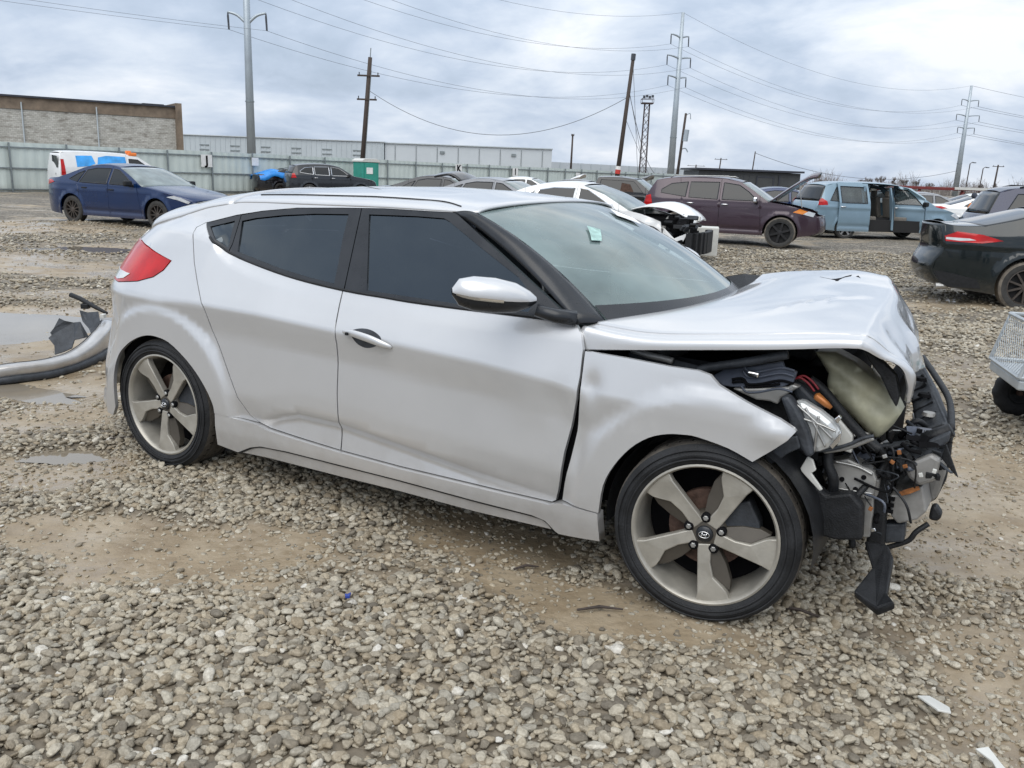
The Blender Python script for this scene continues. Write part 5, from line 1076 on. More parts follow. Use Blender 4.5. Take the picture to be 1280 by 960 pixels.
# navy minivan behind it
MV2 = var(MV, holes=False, glassm='darkglass', wb=3.0, names=['front_fender', 'front_door', 'rear_door', 'quarter_panel'], lamps=[('tail_light', 'redlens', [(-2.30, .90), (-2.49, .88), (-2.44, 1.10), (-2.36, 1.10)])], belt=1.10)
nv, Snv, _m = gencar('navy_minivan', 'dark navy minivan half hidden behind the graphite sedan', (12.75, 19.6), math.radians(-12), MV2, 'navy', 'minivan')
for s_ in (-1, 1): MB().tube([(.2, s_*.66, 1.70), (0, s_*.66, 1.75), (-1.6, s_*.64, 1.75), (-1.8, s_*.63, 1.70)], .02, 6).build('roof_rail', MT['plastic'], nv, smooth=True)
# white sedan with its nose torn off
WS = var(SED, belt=.98, top=[(1.62, .30, 'b'), (1.72, .45, 'b'), (1.70, .62, 'b'), (1.66, .80, 'h'), (1.5, .86, 'h'), (1.25, .93, 'h'), (1.02, .975, 'w'), (.45, 1.26, 'w'), (-.02, 1.41, 'r'), (-.45, 1.45, 'r'), (-.95, 1.40, 'r'), (-1.30, 1.32, 'g'), (-1.72, 1.15, 'g'), (-1.95, 1.09, 't'), (-2.30, 1.08, 't'), (-2.44, 1.06, 'c'), (-2.46, .85, 'c'), (-2.52, .62, 'c'), (-2.48, .35, 'c'), (-2.36, .24, 'c')], skip='hb', lamps=[], xf=1.9, trimm='chrome', glassm='darkglass', mirrorm='white')
PT['white'] = MT['white']
wh, Swh, _m = gencar('white_sedan', 'white sedan with its nose torn off and hood crumpled up', (1.59, 18.46), math.radians(-24), WS, 'white')
hc = [[(1.00, -.75, .985), (1.02, -.3, 1.01), (1.02, .3, 1.01), (1.0, .75, .98)], [(1.35, -.80, 1.06), (1.38, -.3, 1.12), (1.38, .3, 1.10), (1.35, .78, 1.03)], [(1.75, -.74, 1.03), (1.80, -.3, 1.14), (1.80, .3, 1.10), (1.75, .75, 1.02)], [(2.1, -.66, .88), (2.15, -.3, .96), (2.12, .3, .95), (2.08, .7, .9)], [(2.22, -.6, .78), (2.26, -.25, .80), (2.22, .3, .82), (2.2, .62, .8)]]
grid_obj('crumpled_hood', catmull_net(hc, 5, 5), MT['white'], wh, thick=.02)
MB().box((1.55, 0, .62), (1.0, 1.3, .55)).build('engine', MT['void'], wh, bevel=.05)
r9 = random.Random(9)
for k in range(46):
    c_ = (r9.uniform(1.65, 2.3), r9.uniform(-.88, -.3), r9.uniform(.28, .92)); R_ = Matrix.Rotation(r9.uniform(0, 3), 3, 'Z') @ Matrix.Rotation(r9.uniform(0, 3), 3, 'X')
    MB().box(c_, (r9.uniform(.06, .22), r9.uniform(.03, .1), r9.uniform(.03, .14)), rot=R_).build('broken_part', MT[r9.choice(['plastic', 'void', 'greymetal', 'whiteplastic', 'plastic2'])], wh, bevel=.008)
b = MB(); 
for y in np.linspace(-.85, .85, 9): b.box((2.22+.16*(1-(y/.9)**2), y, .40), (.10, .23, .42))
b.build('torn_bumper', MT['plastic'], wh)
slab('bumper_skin', None, .02, MT['white'], .006, pts=[(1.70, -.90, .30), (2.05, -.92, .28), (2.20, -.86, .62), (1.95, -.9, .50), (1.72, -.9, .70)], parent=wh)
# far row of wrecks and parked cars
gencar('grey_hatchback', 'low dark grey car whose roof shows over the silver roof', (-1.9, 27.0), math.radians(-20), var(SED, skip=''), 'dark')
oh = gencar('grey_coupe', 'grey car with a black hatch standing open near the letter K', (-.25, 23.6), math.radians(-22), var(SED, skip='t', xr=-1.7), 'grey')[0]
grid_obj('open_hatch', catmull_net([[(-1.15, -.62, 1.36), (-1.13, 0, 1.40), (-1.15, .62, 1.36)], [(-1.45, -.66, 1.53), (-1.45, 0, 1.60), (-1.45, .66, 1.53)], [(-1.95, -.62, 1.46), (-2.0, 0, 1.56), (-1.95, .62, 1.46)]], 4, 4), PT['black'], oh, thick=.05)
gencar('dark_wreck', 'dark wrecked sedan with raised hood behind the white sedan', (2.6, 33), math.radians(-18), var(SED, skip='h', hood_open=math.radians(40), lamps=[]), 'black')
gencar('white_hatchback', 'white car with raised hood close to the far fence', (.6, 40), math.radians(-15), var(SED, skip='h', hood_open=math.radians(38), lamps=[]), 'white')
PK = dict(wb=3.4, r=.39, hw=.98, belt=1.12, tum=.30, sill=.40, kf=.4, kr=.1, xf=2.0, xr=-2.5, wheel='six', mirror=None, skip='h', hood_open=math.radians(8), lamps=[], cabx=.3, cabl=1.6,
    top=[(2.45, .45, 'b'), (2.55, .6, 'b'), (2.55, .85, 'h'), (2.4, 1.02, 'h'), (1.9, 1.08, 'h'), (1.35, 1.12, 'w'), (1.05, 1.36, 'w'), (.78, 1.54, 'r'), (.2, 1.60, 'r'), (-.45, 1.58, 'g'), (-.62, 1.14, 't'), (-2.5, 1.12, 't'), (-2.72, 1.10, 'c'), (-2.75, .8, 'c'), (-2.7, .5, 'c'), (-2.6, .45, 'c')],
    cuts=[((1.2, .2), (1.12, 1.2)), ((-.62, .2), (-.64, 1.8))], names=['front_fender', 'front_door', 'truck_bed'], win=[[(1.05, 1.15), (.80, 1.42), (.70, 1.50), (-.35, 1.52), (-.42, 1.15)]], handles=[])
pk = gencar('black_pickup', 'black wrecked pickup truck with smashed nose beside the maroon SUV', (3.2, 29.5), math.radians(-16), PK, 'black', 'pickup')[0]
for k in range(26):
    c_ = (r9.uniform(1.6, 2.6), r9.uniform(-.95, -.2), r9.uniform(.5, 1.15)); R_ = Matrix.Rotation(r9.uniform(0, 3), 3, 'Z') @ Matrix.Rotation(r9.uniform(0, 3), 3, 'X')
    MB().box(c_, (r9.uniform(.08, .3), r9.uniform(.03, .1), r9.uniform(.03, .12)), rot=R_).build('broken_part', MT[r9.choice(['plastic', 'void', 'greymetal', 'apron', 'plastic2'])], pk, bevel=.008)
MB().prism([(.75, 1.15), (.62, 1.40), (.35, 1.44), (.3, 1.15)], .02, lambda a, b_, t: (a, -.93-t, b_)).build('bare_door_opening', MT['rust'], pk)
# dark SUV and the van along the fence
SUV2 = var(SUV, skip='', wheel='five', tyrem='bgtyre', mirrorm='plastic', r=.36, trimm='chrome', lamps=[('tail_light', 'redlens', [(-2.0, 1.0), (-2.25, .98), (-2.2, 1.2), (-2.08, 1.22)])])
gencar('dark_suv', 'dark grey SUV with bright window trim parked along the fence', (-9.9, 46.5), math.radians(28), SUV2, 'dark')
ct = gencar('tarped_car', 'small black car under a bright blue tarp by the fence', (-12.0, 48.7), math.radians(32), SED, 'black')[0]
MT['tarp'] = mat('blue_tarp', (.02, .22, .62), .45, 0, 0, .25, 5, bump=.6, bscale=6)
PTP = [[(x, y, 1.02+.30*math.exp(-((x+1.55)/.55)**2)*(1-.25*(y/.9)**2)+.05*math.sin(7*x+5*y)-(.25 if abs(y) > .9 else 0)) for y in np.linspace(-.98, .98, 15)] for x in np.linspace(-2.5, -.7, 15)]
tp_ = grid_obj('blue_tarp', PTP, MT['tarp'], None, thick=.01); tp_.location = ct.location; tp_.rotation_euler = ct.rotation_euler; tag(tp_, 'bright blue tarp draped over the back of a small black car', 'tarp')
VAN = dict(wb=3.06, r=.33, hw=.90, belt=1.12, tum=.16, sill=.28, kf=.4, kr=.12, xf=1.8, xr=-2.0, wheel='six', mirror=(1.25, 1.12), mirrorm='plastic', names=['front_fender', 'front_door', 'cargo_side'],
    top=[(2.25, .30, 'b'), (2.38, .4, 'b'), (2.38, .66, 'b'), (2.25, .86, 'h'), (2.0, 1.0, 'h'), (1.75, 1.10, 'w'), (1.25, 1.42, 'w'), (.85, 1.68, 'r'), (.3, 1.78, 'r'), (-1.0, 1.82, 'r'), (-2.1, 1.80, 'r'), (-2.32, 1.74, 'c'), (-2.40, 1.2, 'c'), (-2.44, .8, 'c'), (-2.44, .4, 'c'), (-2.34, .3, 'c')],
    cuts=[((1.42, .2), (1.35, 1.3)), ((.35, .2), (.32, 1.9))], win=[[(1.30, 1.15), (1.02, 1.42), (.80, 1.58), (.42, 1.60), (.42, 1.15)]], handles=[(.5, 1.02)], lamps=[('tail_light', 'redlens', [(-2.22, .85), (-2.40, .85), (-2.36, 1.50), (-2.24, 1.50)])])
vo_, Sva, _m = gencar('white_van', 'white cargo van with torn blue panels parked at the fence', (-17.9, 39.1), math.radians(44), VAN, 'vwhite', 'van')
MT['vinyl'] = mat('blue_vinyl', (.03, .30, .72), .4, 0, .2, .35, 2.5)
for k, pl_ in enumerate(([(-1.75, 1.20), (-1.75, 1.66), (-1.10, 1.68), (-1.0, 1.36), (-1.25, 1.25)], [(-.95, 1.20), (-.85, 1.62), (-.5, 1.70), (.28, 1.68), (.30, 1.22)], [(-1.2, 1.18), (-.95, 1.34), (-.9, 1.18)])):
    link(bpy.data.objects.new('blue_panel', panel_mesh('blue_panel', pl_, Sva, MT['vinyl'], step=.12, off=.012, thick=.008)), vo_)
b = MB(); b.add([(-2.472, y, z_) for y, z_ in ((-.70, 1.15), (-.70, 1.62), (-.05, 1.66), (-.05, 1.15))], [(0, 1, 2, 3)]); b.build('rear_window', MT['darkglass'], vo_)
MB().box((-2.50, -.4, .86), (.02, .30, .14)).build('number_plate', MT['plastic2'], vo_)
MT['hivis'] = mat('orange_plastic', (.85, .22, .04), .5, 0, 0, .15, 8)
MB().box((.62, -.55, 1.80), (.36, .30, .14)).box((.50, -.5, 1.89), (.2, .2, .12)).build('orange_roof_bundle', MT['hivis'], vo_, bevel=.03)
# ---------------------------------------------------------------- fence, buildings, poles, wires, trees
MT['fence'] = mat('pale_green_sheet', (.58, .645, .615), .5, .05, 0, .08, .8, dirt=((.30, .28, .23), .15, .2, .6)); MT['galv'] = mat('galvanised_steel', (.23, .26, .27), .5, .5, 0, .2, 3)
MT['warehouse'] = mat('grey_metal_cladding', (.47, .52, .55), .5, .1, 0, .06, .3); MT['warehouse2'] = mat('pale_metal_cladding', (.53, .57, .60), .5, .1, 0, .05, .2); MT['brown'] = mat('brown_brick', (.20, .155, .115), .85, 0, 0, .35, 1.2, bump=.4)
MT['wood'] = mat('weathered_pole_wood', (.055, .042, .036), .85, 0, 0, .35, 4, stretch=(8, 8, .5)); MT['polesteel'] = mat('pole_steel', (.40, .45, .49), .5, .5, 0, .12, .6); MT['wire'] = mat('cable', (.13, .14, .155), .6); MT['insul'] = mat('insulator', (.05, .055, .065), .3)
MT['roofedge'] = mat('dark_roof_edge', (.03, .033, .045), .5); MT['shed'] = mat('dark_shed_cladding', (.05, .053, .055), .55, .1, 0, .15, 1.); MT['concrete'] = mat('white_concrete', (.55, .55, .52), .8, 0, 0, .12, 5, bump=.3, bscale=30)
def brick_wall_mat():
    m = bpy.data.materials.new('whitewashed_brick'); m.use_nodes = True; t = m.node_tree; B = t.nodes['Principled BSDF']; n = t.nodes.new; l = t.links.new
    co = n('ShaderNodeTexCoord'); mp = n('ShaderNodeMapping'); mp.inputs['Rotation'].default_value = (math.radians(90), 0, 0); l(co.outputs['Object'], mp.inputs[0])
    br = n('ShaderNodeTexBrick'); br.inputs['Scale'].default_value = 1.6; br.inputs['Mortar Size'].default_value = .012; l(mp.outputs[0], br.inputs['Vector'])
    br.inputs['Color1'].default_value = (.56, .55, .51, 1); br.inputs['Color2'].default_value = (.42, .41, .37, 1); br.inputs['Mortar'].default_value = (.19, .18, .165, 1)
    nz = n('ShaderNodeTexNoise'); nz.inputs['Scale'].default_value = 1.1; nz.inputs['Detail'].default_value = 8; nz.inputs['Roughness'].default_value = .75; mp2 = n('ShaderNodeMapping'); mp2.inputs['Scale'].default_value = (.7, 1, 2.6); l(co.outputs['Object'], mp2.inputs[0]); l(mp2.outputs[0], nz.inputs['Vector'])
    rp = n('ShaderNodeValToRGB'); rp.color_ramp.elements[0].position = .33; rp.color_ramp.elements[1].position = .50; l(nz.outputs['Fac'], rp.inputs[0]); rp.color_ramp.elements[0].color = (0, 0, 0, 1)
    mx = n('ShaderNodeMix'); mx.data_type = 'RGBA'; l(rp.outputs[0], mx.inputs[0]); mx.inputs[6].default_value = (.17, .15, .125, 1); l(br.outputs['Color'], mx.inputs[7]); l(mx.outputs[2], B.inputs['Base Color']); B.inputs['Roughness'].default_value = .85
    bp = n('ShaderNodeBump'); bp.inputs['Strength'].default_value = .4; bp.inputs['Distance'].default_value = .05; l(br.outputs['Fac'], bp.inputs['Height']); bp.invert = True; l(bp.outputs[0], B.inputs['Normal']); return m
MT['brickwall'] = brick_wall_mat()
FT = 1.97
def fence_run(p0, p1, label, nb):
    d = Vector((p1[0]-p0[0], p1[1]-p0[1], 0)); Ln = d.length; d.normalize(); yaw = math.atan2(d.y, d.x); root = empty('sheet_fence', (p0[0], p0[1], GZ), yaw); tag(root, label, 'fence')
    bay = Ln/nb; n = 24; V = []; H = FT-GZ
    for k in range(n+1):
        x = bay*k/n; o = .022 if k % 4 in (0, 3) else -.0
        V += [(x, .05+o, 0), (x, .05+o, H)]
    me = mesh('sheet', V, [(2*k, 2*k+2, 2*k+3, 2*k+1) for k in range(n)], MT['fence'], False)
    pme = MB().box((0, -.02, H/2), (.07, .07, H)).build('post', MT['galv'], None, bevel=.008); COL.objects.unlink(pme)
    rme = MB().box((bay/2, .018, 0), (bay-.06, .05, .055)).build('rail', MT['galv'], None); COL.objects.unlink(rme)
    for i in range(nb):
        o = link(bpy.data.objects.new('sheet', me), root); o.location = (i*bay, 0, r9.uniform(-.015, .015))
        for z_ in (.12, 1.03, 1.92): o = link(bpy.data.objects.new('rail', rme.data), root); o.location = (i*bay, 0, z_)
        o = link(bpy.data.objects.new('post', pme.data), root); o.location = (i*bay, 0, r9.uniform(-.02, .03))
    return root
fence_run((-30.0, 29.34), (-3.66, 61.5), 'pale green sheet fence on the left, bearing the J and K signs', 17)
fence_run((-3.66, 61.5), (24, 100), 'pale green sheet fence running away behind the white sedan', 19)
def sign(ch, x, y, z_, label, s=.62):
    r = empty('letter_sign', (x, y, z_), math.atan2(32.2, 26.3)); tag(r, label, 'sign', 'row signs on the fence')
    MB().box((0, 0, 0), (s, .02, s)).build('plate', MT['paper'], r)
    if ch:
        cu = bpy.data.curves.new('letter', 'FONT'); cu.body = ch; cu.size = .62; cu.align_x = 'CENTER'; cu.align_y = 'CENTER'; cu.extrude = .004; cu.offset = .022; cu.materials.append(MT['void']); o0 = link(bpy.data.objects.new('letter_text', cu)); bpy.context.view_layer.update(); o = link(bpy.data.objects.new('letter', bpy.data.meshes.new_from_object(o0)), r); bpy.data.objects.remove(o0); o.location = (0, -.018, 0); o.rotation_euler = (math.radians(90), 0, 0)
def fpt(t): return (-30+26.34*t, 29.34+32.16*t)
def fat(u):      # point on the left fence run seen along image azimuth tangent u = X/Y
    t = (u*29.34+30)/(26.34-u*32.16); return fpt(t)
for ch, u, z_, lb in (('J', -.3530, 1.50, 'white sign with a black letter J on the fence'), ('', -.2985, 1.55, 'small blank white sign on the fence right of the J'), ('K', -.0700, 1.62, 'white sign with a black letter K on the fence')):
    x, y = fat(u); nrm = Vector((32.16, -26.34)).normalized()*.10; sign(ch, x+nrm.x, y+nrm.y, z_, lb, .62 if ch else .42)
sign('I', -.35, 65.95, 1.55, 'white sign with a black letter I on the far fence')
sign('', 4.75, 73.0, 1.45, 'small white sign on the far fence before the leaning pole', .5)
# buildings
def building(name, label, p0, p1, depth, h, wall, band=None, cat='building'):
    d = Vector((p1[0]-p0[0], p1[1]-p0[1], 0)); Ln = d.length; yaw = math.atan2(d.y, d.x); r = empty(name, (p0[0], p0[1], GZ), yaw); tag(r, label, cat); return r, Ln
r, Ln = building('brick_building', 'whitewashed brick building with brown cornice band behind the left fence', (-58, 70.0), (-32.7, 86), 12, 6.4, None)
MB().box((Ln/2, 6, 2.75), (Ln, 12, 5.5)).build('wall', MT['brickwall'], r); MB().box((Ln/2, 5.97, 6.0), (Ln, 12.1, 1.0)).build('cornice_band', MT['brown'], r); MB().box((Ln/2-.2, 5.9, 6.58), (Ln, 12.4, .16)).build('roof_edge', MT['roofedge'], r)
MB().box((Ln-.1, 5.8, 3.45), (.55, 12.6, 6.9)).build('corner_pier', MT['brown'], r); MB().box((Ln-1.1, 9, 6.85), (2.0, 5, .5)).build('parapet', MT['roofedge'], r)
for f_ in (.56, .76): MB().tube([(Ln*f_, -.12, .2), (Ln*f_, -.12, 6.1)], .06, 8).build('downpipe', MT['warehouse'], r)
r, Ln = building('long_warehouse', 'long grey metal-clad warehouse behind the fence', (-53, 140), (-21.4, 140), 20, 5.6, None)
MB().box((Ln/2, 10, 2.8), (Ln, 20, 5.62)).build('wall', MT['warehouse'], r); MB().box((Ln/2, 9.9, 5.66), (Ln+.3, 20.3, .12)).build('roof_edge', MT['warehouse2'], r)
for k in range(40): MB().box((Ln*(k+.5)/40, -.03, 2.8), (.16, .06, 5.5)).build('cladding_rib', MT['warehouse'], r)
for k in range(6):
    lo_ = MB()
    MB().box((3.5+k*4.8, -.05, 4.2), (1.5, .08, .18)).build('louvre', MT['galv'], r); MB().box((3.5+k*4.8, -.05, 3.5), (1.5, .08, .18)).build('louvre', MT['galv'], r)
r, Ln = building('pale_warehouse', 'pale flat-sided warehouse behind the far fence', (-21.3, 140.4), (4.9, 140.4), 20, 5.5, None)
MB().box((Ln/2, 10, 2.75), (Ln, 20, 5.5)).build('wall', MT['warehouse2'], r); MB().box((Ln/2, 9.9, 5.55), (Ln+.2, 20.3, .14)).build('roof_edge', MT['warehouse'], r)
for k in range(8): MB().box((1.6+k*3.3, -.05, 2.7), (.08, .1, 5.0)).build('downpipe', MT['galv'], r)
for x in (9.0, 20.2): MB().box((x, -.08, 4.4), (.7, .2, .4)).build('wall_light', MT['galv'], r)
r, Ln = building('far_wall', 'long pale boundary wall fading away beyond the fence', (5.2, 200), (62, 260), 3, 4.5, None, cat='wall')
MB().box((Ln/2, 1, 2.2), (Ln, 2, 4.6)).build('wall', MT['warehouse2'], r)
for k in range(22): MB().box((Ln*(k+.5)/22, -.06, 2.2), (.3, .12, 4.6)).build('pier', MT['warehouse'], r)
r = empty('dark_shed', (15.6, 78, GZ), math.radians(2)); tag(r, 'dark flat-roofed shed behind the maroon SUV', 'shed')
MB().box((4.5, 3, 1.25), (9.0, 6, 2.5)).build('wall', MT['shed'], r); MB().box((4.45, 2.9, 2.62), (9.5, 6.6, .16)).build('roof', MT['roofedge'], r)
MB().box((5.9, -.04, 1.05), (1.35, .06, 2.0)).build('door', MT['shed'], r); MB().box((5.17, -.05, 1.07), (.10, .10, 2.14)).box((6.63, -.05, 1.07), (.10, .10, 2.14)).box((5.9, -.05, 2.1), (1.45, .10, .10)).build('door_frame', MT['roofedge'], r); MB().box((7.15, -.05, 1.15), (.12, .1, 2.3)).build('corner_trim', MT['roofedge'], r)
for k in range(9): MB().box((.5+k*.5, -.012, 1.15), (.03, .03, 2.28)).build('cladding_seam', MT['roofedge'], r)
# portable toilet
r = empty('portable_toilet', (-9.1, 52.6, GZ), math.radians(40)); tag(r, 'green portable toilet with a pale roof at the fence', 'toilet')
MT['toilet'] = mat('green_plastic', (.03, .27, .21), .5, 0, 0, .1, 4)
MB().box((0, 0, 1.0), (1.1, 1.1, 1.9)).build('cabin', MT['toilet'], r, bevel=.04); MB().prism([(-.6, 1.93), (-.6, 2.02), (-.4, 2.14), (.4, 2.14), (.6, 2.02), (.6, 1.93)], 1.2, lambda a, b, t: (a, -.6+t, b)).build('roof', MT['whiteplastic'], r, bevel=.02)
MB().box((0, -.57, 1.0), (.8, .05, 1.75)).build('door', MT['toilet'], r, bevel=.02); MB().box((-.1, -.605, 1.45), (.42, .02, .36)).build('notice', MT['paper'], r); MB().box((.57, .05, 1.05), (.05, .85, 1.7)).build('side_panel', MT['plastic2'], r)
MB().box((0, 0, .03), (1.2, 1.2, .06)).build('base', MT['plastic2'], r)
# poles
def steel_pole(x, y, h, r0, r1, arms, label, base=GZ, yaw=0.):
    P = empty('transmission_pole', (x, y, base), yaw); tag(P, label, 'pole', 'steel transmission poles')
    MB().tube([(0, 0, 0), (0, 0, h*.5), (0, 0, h)], [r0, (r0+r1)/2, r1], 12).build('shaft', MT['polesteel'], P, smooth=True); MB().tube([(0, 0, h*.30), (0, 0, h*.30+.12)], r0*.80+r1*.2+.03, 12).build('joint_collar', MT['galv'], P)
    tips = []
    for z_, l0, l1, up in arms:
        for s_, ln in ((-1, l0), (1, l1)):
            A = MB().tube(spline([(0, 0, z_), (s_*ln*.5, 0, z_+up*.75), (s_*ln, 0, z_+up)], 4), [.16, .155, .15, .145, .14, .13, .12, .11, .10], 7).build('arm', MT['polesteel'], P, smooth=True)
            MB().tube([(s_*ln, 0, z_+up), (s_*ln, 0, z_+up-.35), (s_*ln+.05, 0, z_+up-1.5)], [.05, .10, .09], 7).build('insulator', MT['insul'], A); tips.append(Vector((x+(s_*ln)*math.cos(yaw), y+s_*ln*math.sin(yaw), base+z_+up-1.5)))
    return tips+[Vector((x, y, base+h))]
T1 = steel_pole(-25.6, 85, 24, .42, .24, [(14.05, 1.75, 1.75, 1.0), (17.6, 1.75, 1.75, 1.0), (21.2, 1.75, 1.75, 1.0)], 'tall grey steel pole with curved arms on the left, cut by the frame')
T2 = steel_pole(24.8, 147, 27.3, .62, .26, [(17.4, 2.2, 1.8, .3), (20.4, 2.7, 2.5, .35), (23.5, 2.2, 1.7, .4)], 'tall grey steel pole with three arm levels right of centre', yaw=math.radians(35))
T3 = steel_pole(114.0, 233, 27.6, .75, .30, [(17.1, 2.4, 3.2, .3), (20.1, 3.4, 4.2, .4), (23.8, 2.4, 3.2, .4)], 'distant grey steel pole rising behind the parked cars on the right', yaw=math.radians(20))
T0 = [t+Vector((-62, -60, 3)) for t in T1]
def wire(a, b, sag, r, label, group, n=26):
    P = [a+(b-a)*t-Vector((0, 0, sag*4*t*(1-t))) for t in np.linspace(0, 1, n)]; o = MB().tube(P, r, 5).build('power_line', MT['wire'], None); tag(o, label, 'wire', group)
lv = ['lowest left', 'lowest right', 'middle left', 'middle right', 'upper left', 'upper right', 'topmost']
for i in range(7):
    wire(T0[i], T1[i], 1.5, .013, lv[i]+' power line reaching the left steel pole from beyond the frame', 'power lines left of the left steel pole')
    wire(T1[i], T2[i], 3.6, .017, lv[i]+' power line from the left steel pole to the central one', 'power lines between left and central poles')
    wire(T2[i], T3[i], 5.0, .020, lv[i]+' power line from the central steel pole to the distant one', 'power lines between central and distant poles')
    wire(T3[i], T3[i]+Vector((140, 60, 2)), 4.0, .036, lv[i]+' power line leaving the distant steel pole to the right', 'power lines right of the distant pole')
def wood_pole(a, b, r0, r1, arms, label, extra=None):
    P = empty('utility_pole', (a[0], a[1], GZ)); tag(P, label, 'pole'); d = Vector((b[0]-a[0], b[1]-a[1], b[2]-GZ)); MB().tube([(0, 0, 0), tuple(d*.5), tuple(d)], [r0, (r0+r1)/2, r1], 10).build('shaft', MT['wood'], P, smooth=True)
    for f_, ln in arms:
        c = d*f_; A = MB().box(c+Vector((0, -.15, 0)), (ln, .12, .14)).build('crossarm', MT['wood'], P)
        for s_ in (-1, 1): MB().tube([c+Vector((s_*ln*.42, -.15, .07)), c+Vector((s_*ln*.42, -.15, .28))], .05, 6).build('insulator', MT['insul'], A)
    return P, d
P, d = wood_pole((-13.95, 78), (-13.1, 78, 10.6), .24, .17, [(.86, 1.9), (.68, 1.7)], 'dark wooden utility pole with two short crossarms on the left'); MB().tube([d, d+Vector((.06, 0, .75))], .045, 6).build('lightning_rod', MT['galv'], P); MB().tube([(.25, -.25, 0), d*.9+Vector((.22, -.2, 0))], .03, 5).build('conduit', MT['galv'], P)
P, d = wood_pole((7.95, 74), (8.78, 74, 11.0), .21, .14, [], 'leaning wooden pole with red and white tape at its foot'); MB().tube([d*.17, d*.20], .225, 10).build('red_tape', mat('red_tape', (.5, .04, .03), .6), P); MB().tube([d*.20, d*.225], .223, 10).build('white_tape', MT['paper'], P); MB().tube([d*.97, d+Vector((0, 0, .15))], .19, 8).build('pole_cap', MT['insul'], P)
for k in range(3): MB().tube([d*(.97-.2*k), Vector((2.2+.8*k, 1.5, .3))], .022, 4).build('guy_wire', MT['wire'], P)
P, d = wood_pole((17.5, 100), (18.05, 100, 8.6), .18, .13, [], 'thin pole carrying a grey transformer near the central steel pole'); MB().tube([d*.66+Vector((.3, -.2, 0)), d*.80+Vector((.32, -.2, 0))], .28, 12).build('transformer', MT['polesteel'], P); MB().tube(spline([d*.56, d*.56+Vector((.5, 0, .12)), d*.54+Vector((.8, 0, -.1))], 4), .07, 6).build('lamp_arm', MT['polesteel'], P); MB().tube(spline([d*.97, d*.99+Vector((.45, 0, .1)), d*.93+Vector((.6, 0, 0))], 4), .05, 6).build('hook', MT['polesteel'], P)
wood_pole((8.5, 150), (8.55, 150, 8.2), .20, .14, [(.97, .5)], 'thin distant pole rising above the pale warehouse end')
wood_pole((58.8, 300), (58.95, 300, 6.6), .25, .2, [(.94, 6.)], 'distant T-shaped pole left of the dark shed'); wood_pole((55.4, 250), (55.9, 250, 7.8), .2, .16, [(.95, 3.6)], 'distant leaning T-shaped pole above the dark shed'); wood_pole((51.7, 200), (52.2, 200, 8.2), .16, .12, [], 'slim bare pole above the right half of the dark shed')
wood_pole((106.2, 200), (106.5, 200, 7.3), .22, .16, [(.95, 2.6)], 'T-shaped wooden pole among the bare trees on the far right')
for x, y, h, lb in ((75.0, 150, 6.0, 'left one of two slim street lamps on the far right'), (77.3, 150, 5.3, 'right one of two slim street lamps on the far right')):
    P = empty('street_lamp', (x, y, GZ)); tag(P, lb, 'lamp post', 'far street lamps'); MB().tube([(0, 0, 0), (.15, 0, h), (.5, 0, h+.25), (.9, 0, h+.2)], [.10, .08, .06, .05], 7).build('shaft', MT['wood'], P); MB().box((.85, 0, h+.18), (.5, .2, .14)).build('lamp_head', MT['insul'], P)
wire(Vector((-13.2, 78, 7.9)), Vector((8.5, 74, 7.8)), 3.3, .024, 'sagging cable between the two dark wooden poles', None)
wire(Vector((8.6, 74, 8.3)), Vector((24.8, 147, 4.2)), 4.2, .03, 'slack cable falling from the leaning pole to the right', None)
wire(Vector((52.1, 200, 7.9)), Vector((114, 233, 6.5)), 3.8, .05, 'thin cable from the slim pole to the distant steel pole', None)
# floodlight tower
P = empty('floodlight_tower', (16.45, 120, GZ)); tag(P, 'rusty lattice floodlight tower between the poles', 'tower')
MT['lattice'] = mat('rusty_lattice_steel', (.075, .055, .055), .75, .3, 0, .3, 2)
for sx in (-1, 1):
    for sy in (-1, 1): MB().tube([(sx*.46, sy*.46, 0), (sx*.32, sy*.32, 11.2)], .05, 5).build('leg', MT['lattice'], P)
b = MB()
for k in range(12):
    z0, z1 = k*.93, (k+1)*.93; w0, w1 = .46-.14*z0/11.2, .46-.14*z1/11.2
    for c0, c1 in (((-1, -1), (1, -1)), ((1, -1), (1, 1)), ((1, 1), (-1, 1)), ((-1, 1), (-1, -1))):
        b.tube([(c0[0]*w0, c0[1]*w0, z0), (c1[0]*w1, c1[1]*w1, z1)], .028, 4); b.tube([(c1[0]*w0, c1[1]*w0, z0), (c0[0]*w1, c0[1]*w1, z1)], .028, 4)
tag(b.build('bracing', MT['lattice'], P), None, None, None, 'stuff')
MB().box((0, 0, 11.25), (1.5, 1.5, .14)).build('platform', MT['lattice'], P)
b = MB(); b.tube([(-.75, -.75, 11.8), (.75, -.75, 11.8), (.75, .75, 11.8), (-.75, .75, 11.8), (-.75, -.75, 11.8)], .04, 4)
for sx in (-1, 1):
    for sy in (-1, 1): b.tube([(sx*.75, sy*.75, 11.3), (sx*.75, sy*.75, 11.8)], .04, 4)
b.build('railing', MT['lattice'], P)
for k in range(4): MB().box((-.55+.37*k, -.7, 12.0+.1*(k % 2)), (.30, .25, .32)).build('floodlight', MT['insul'], P)
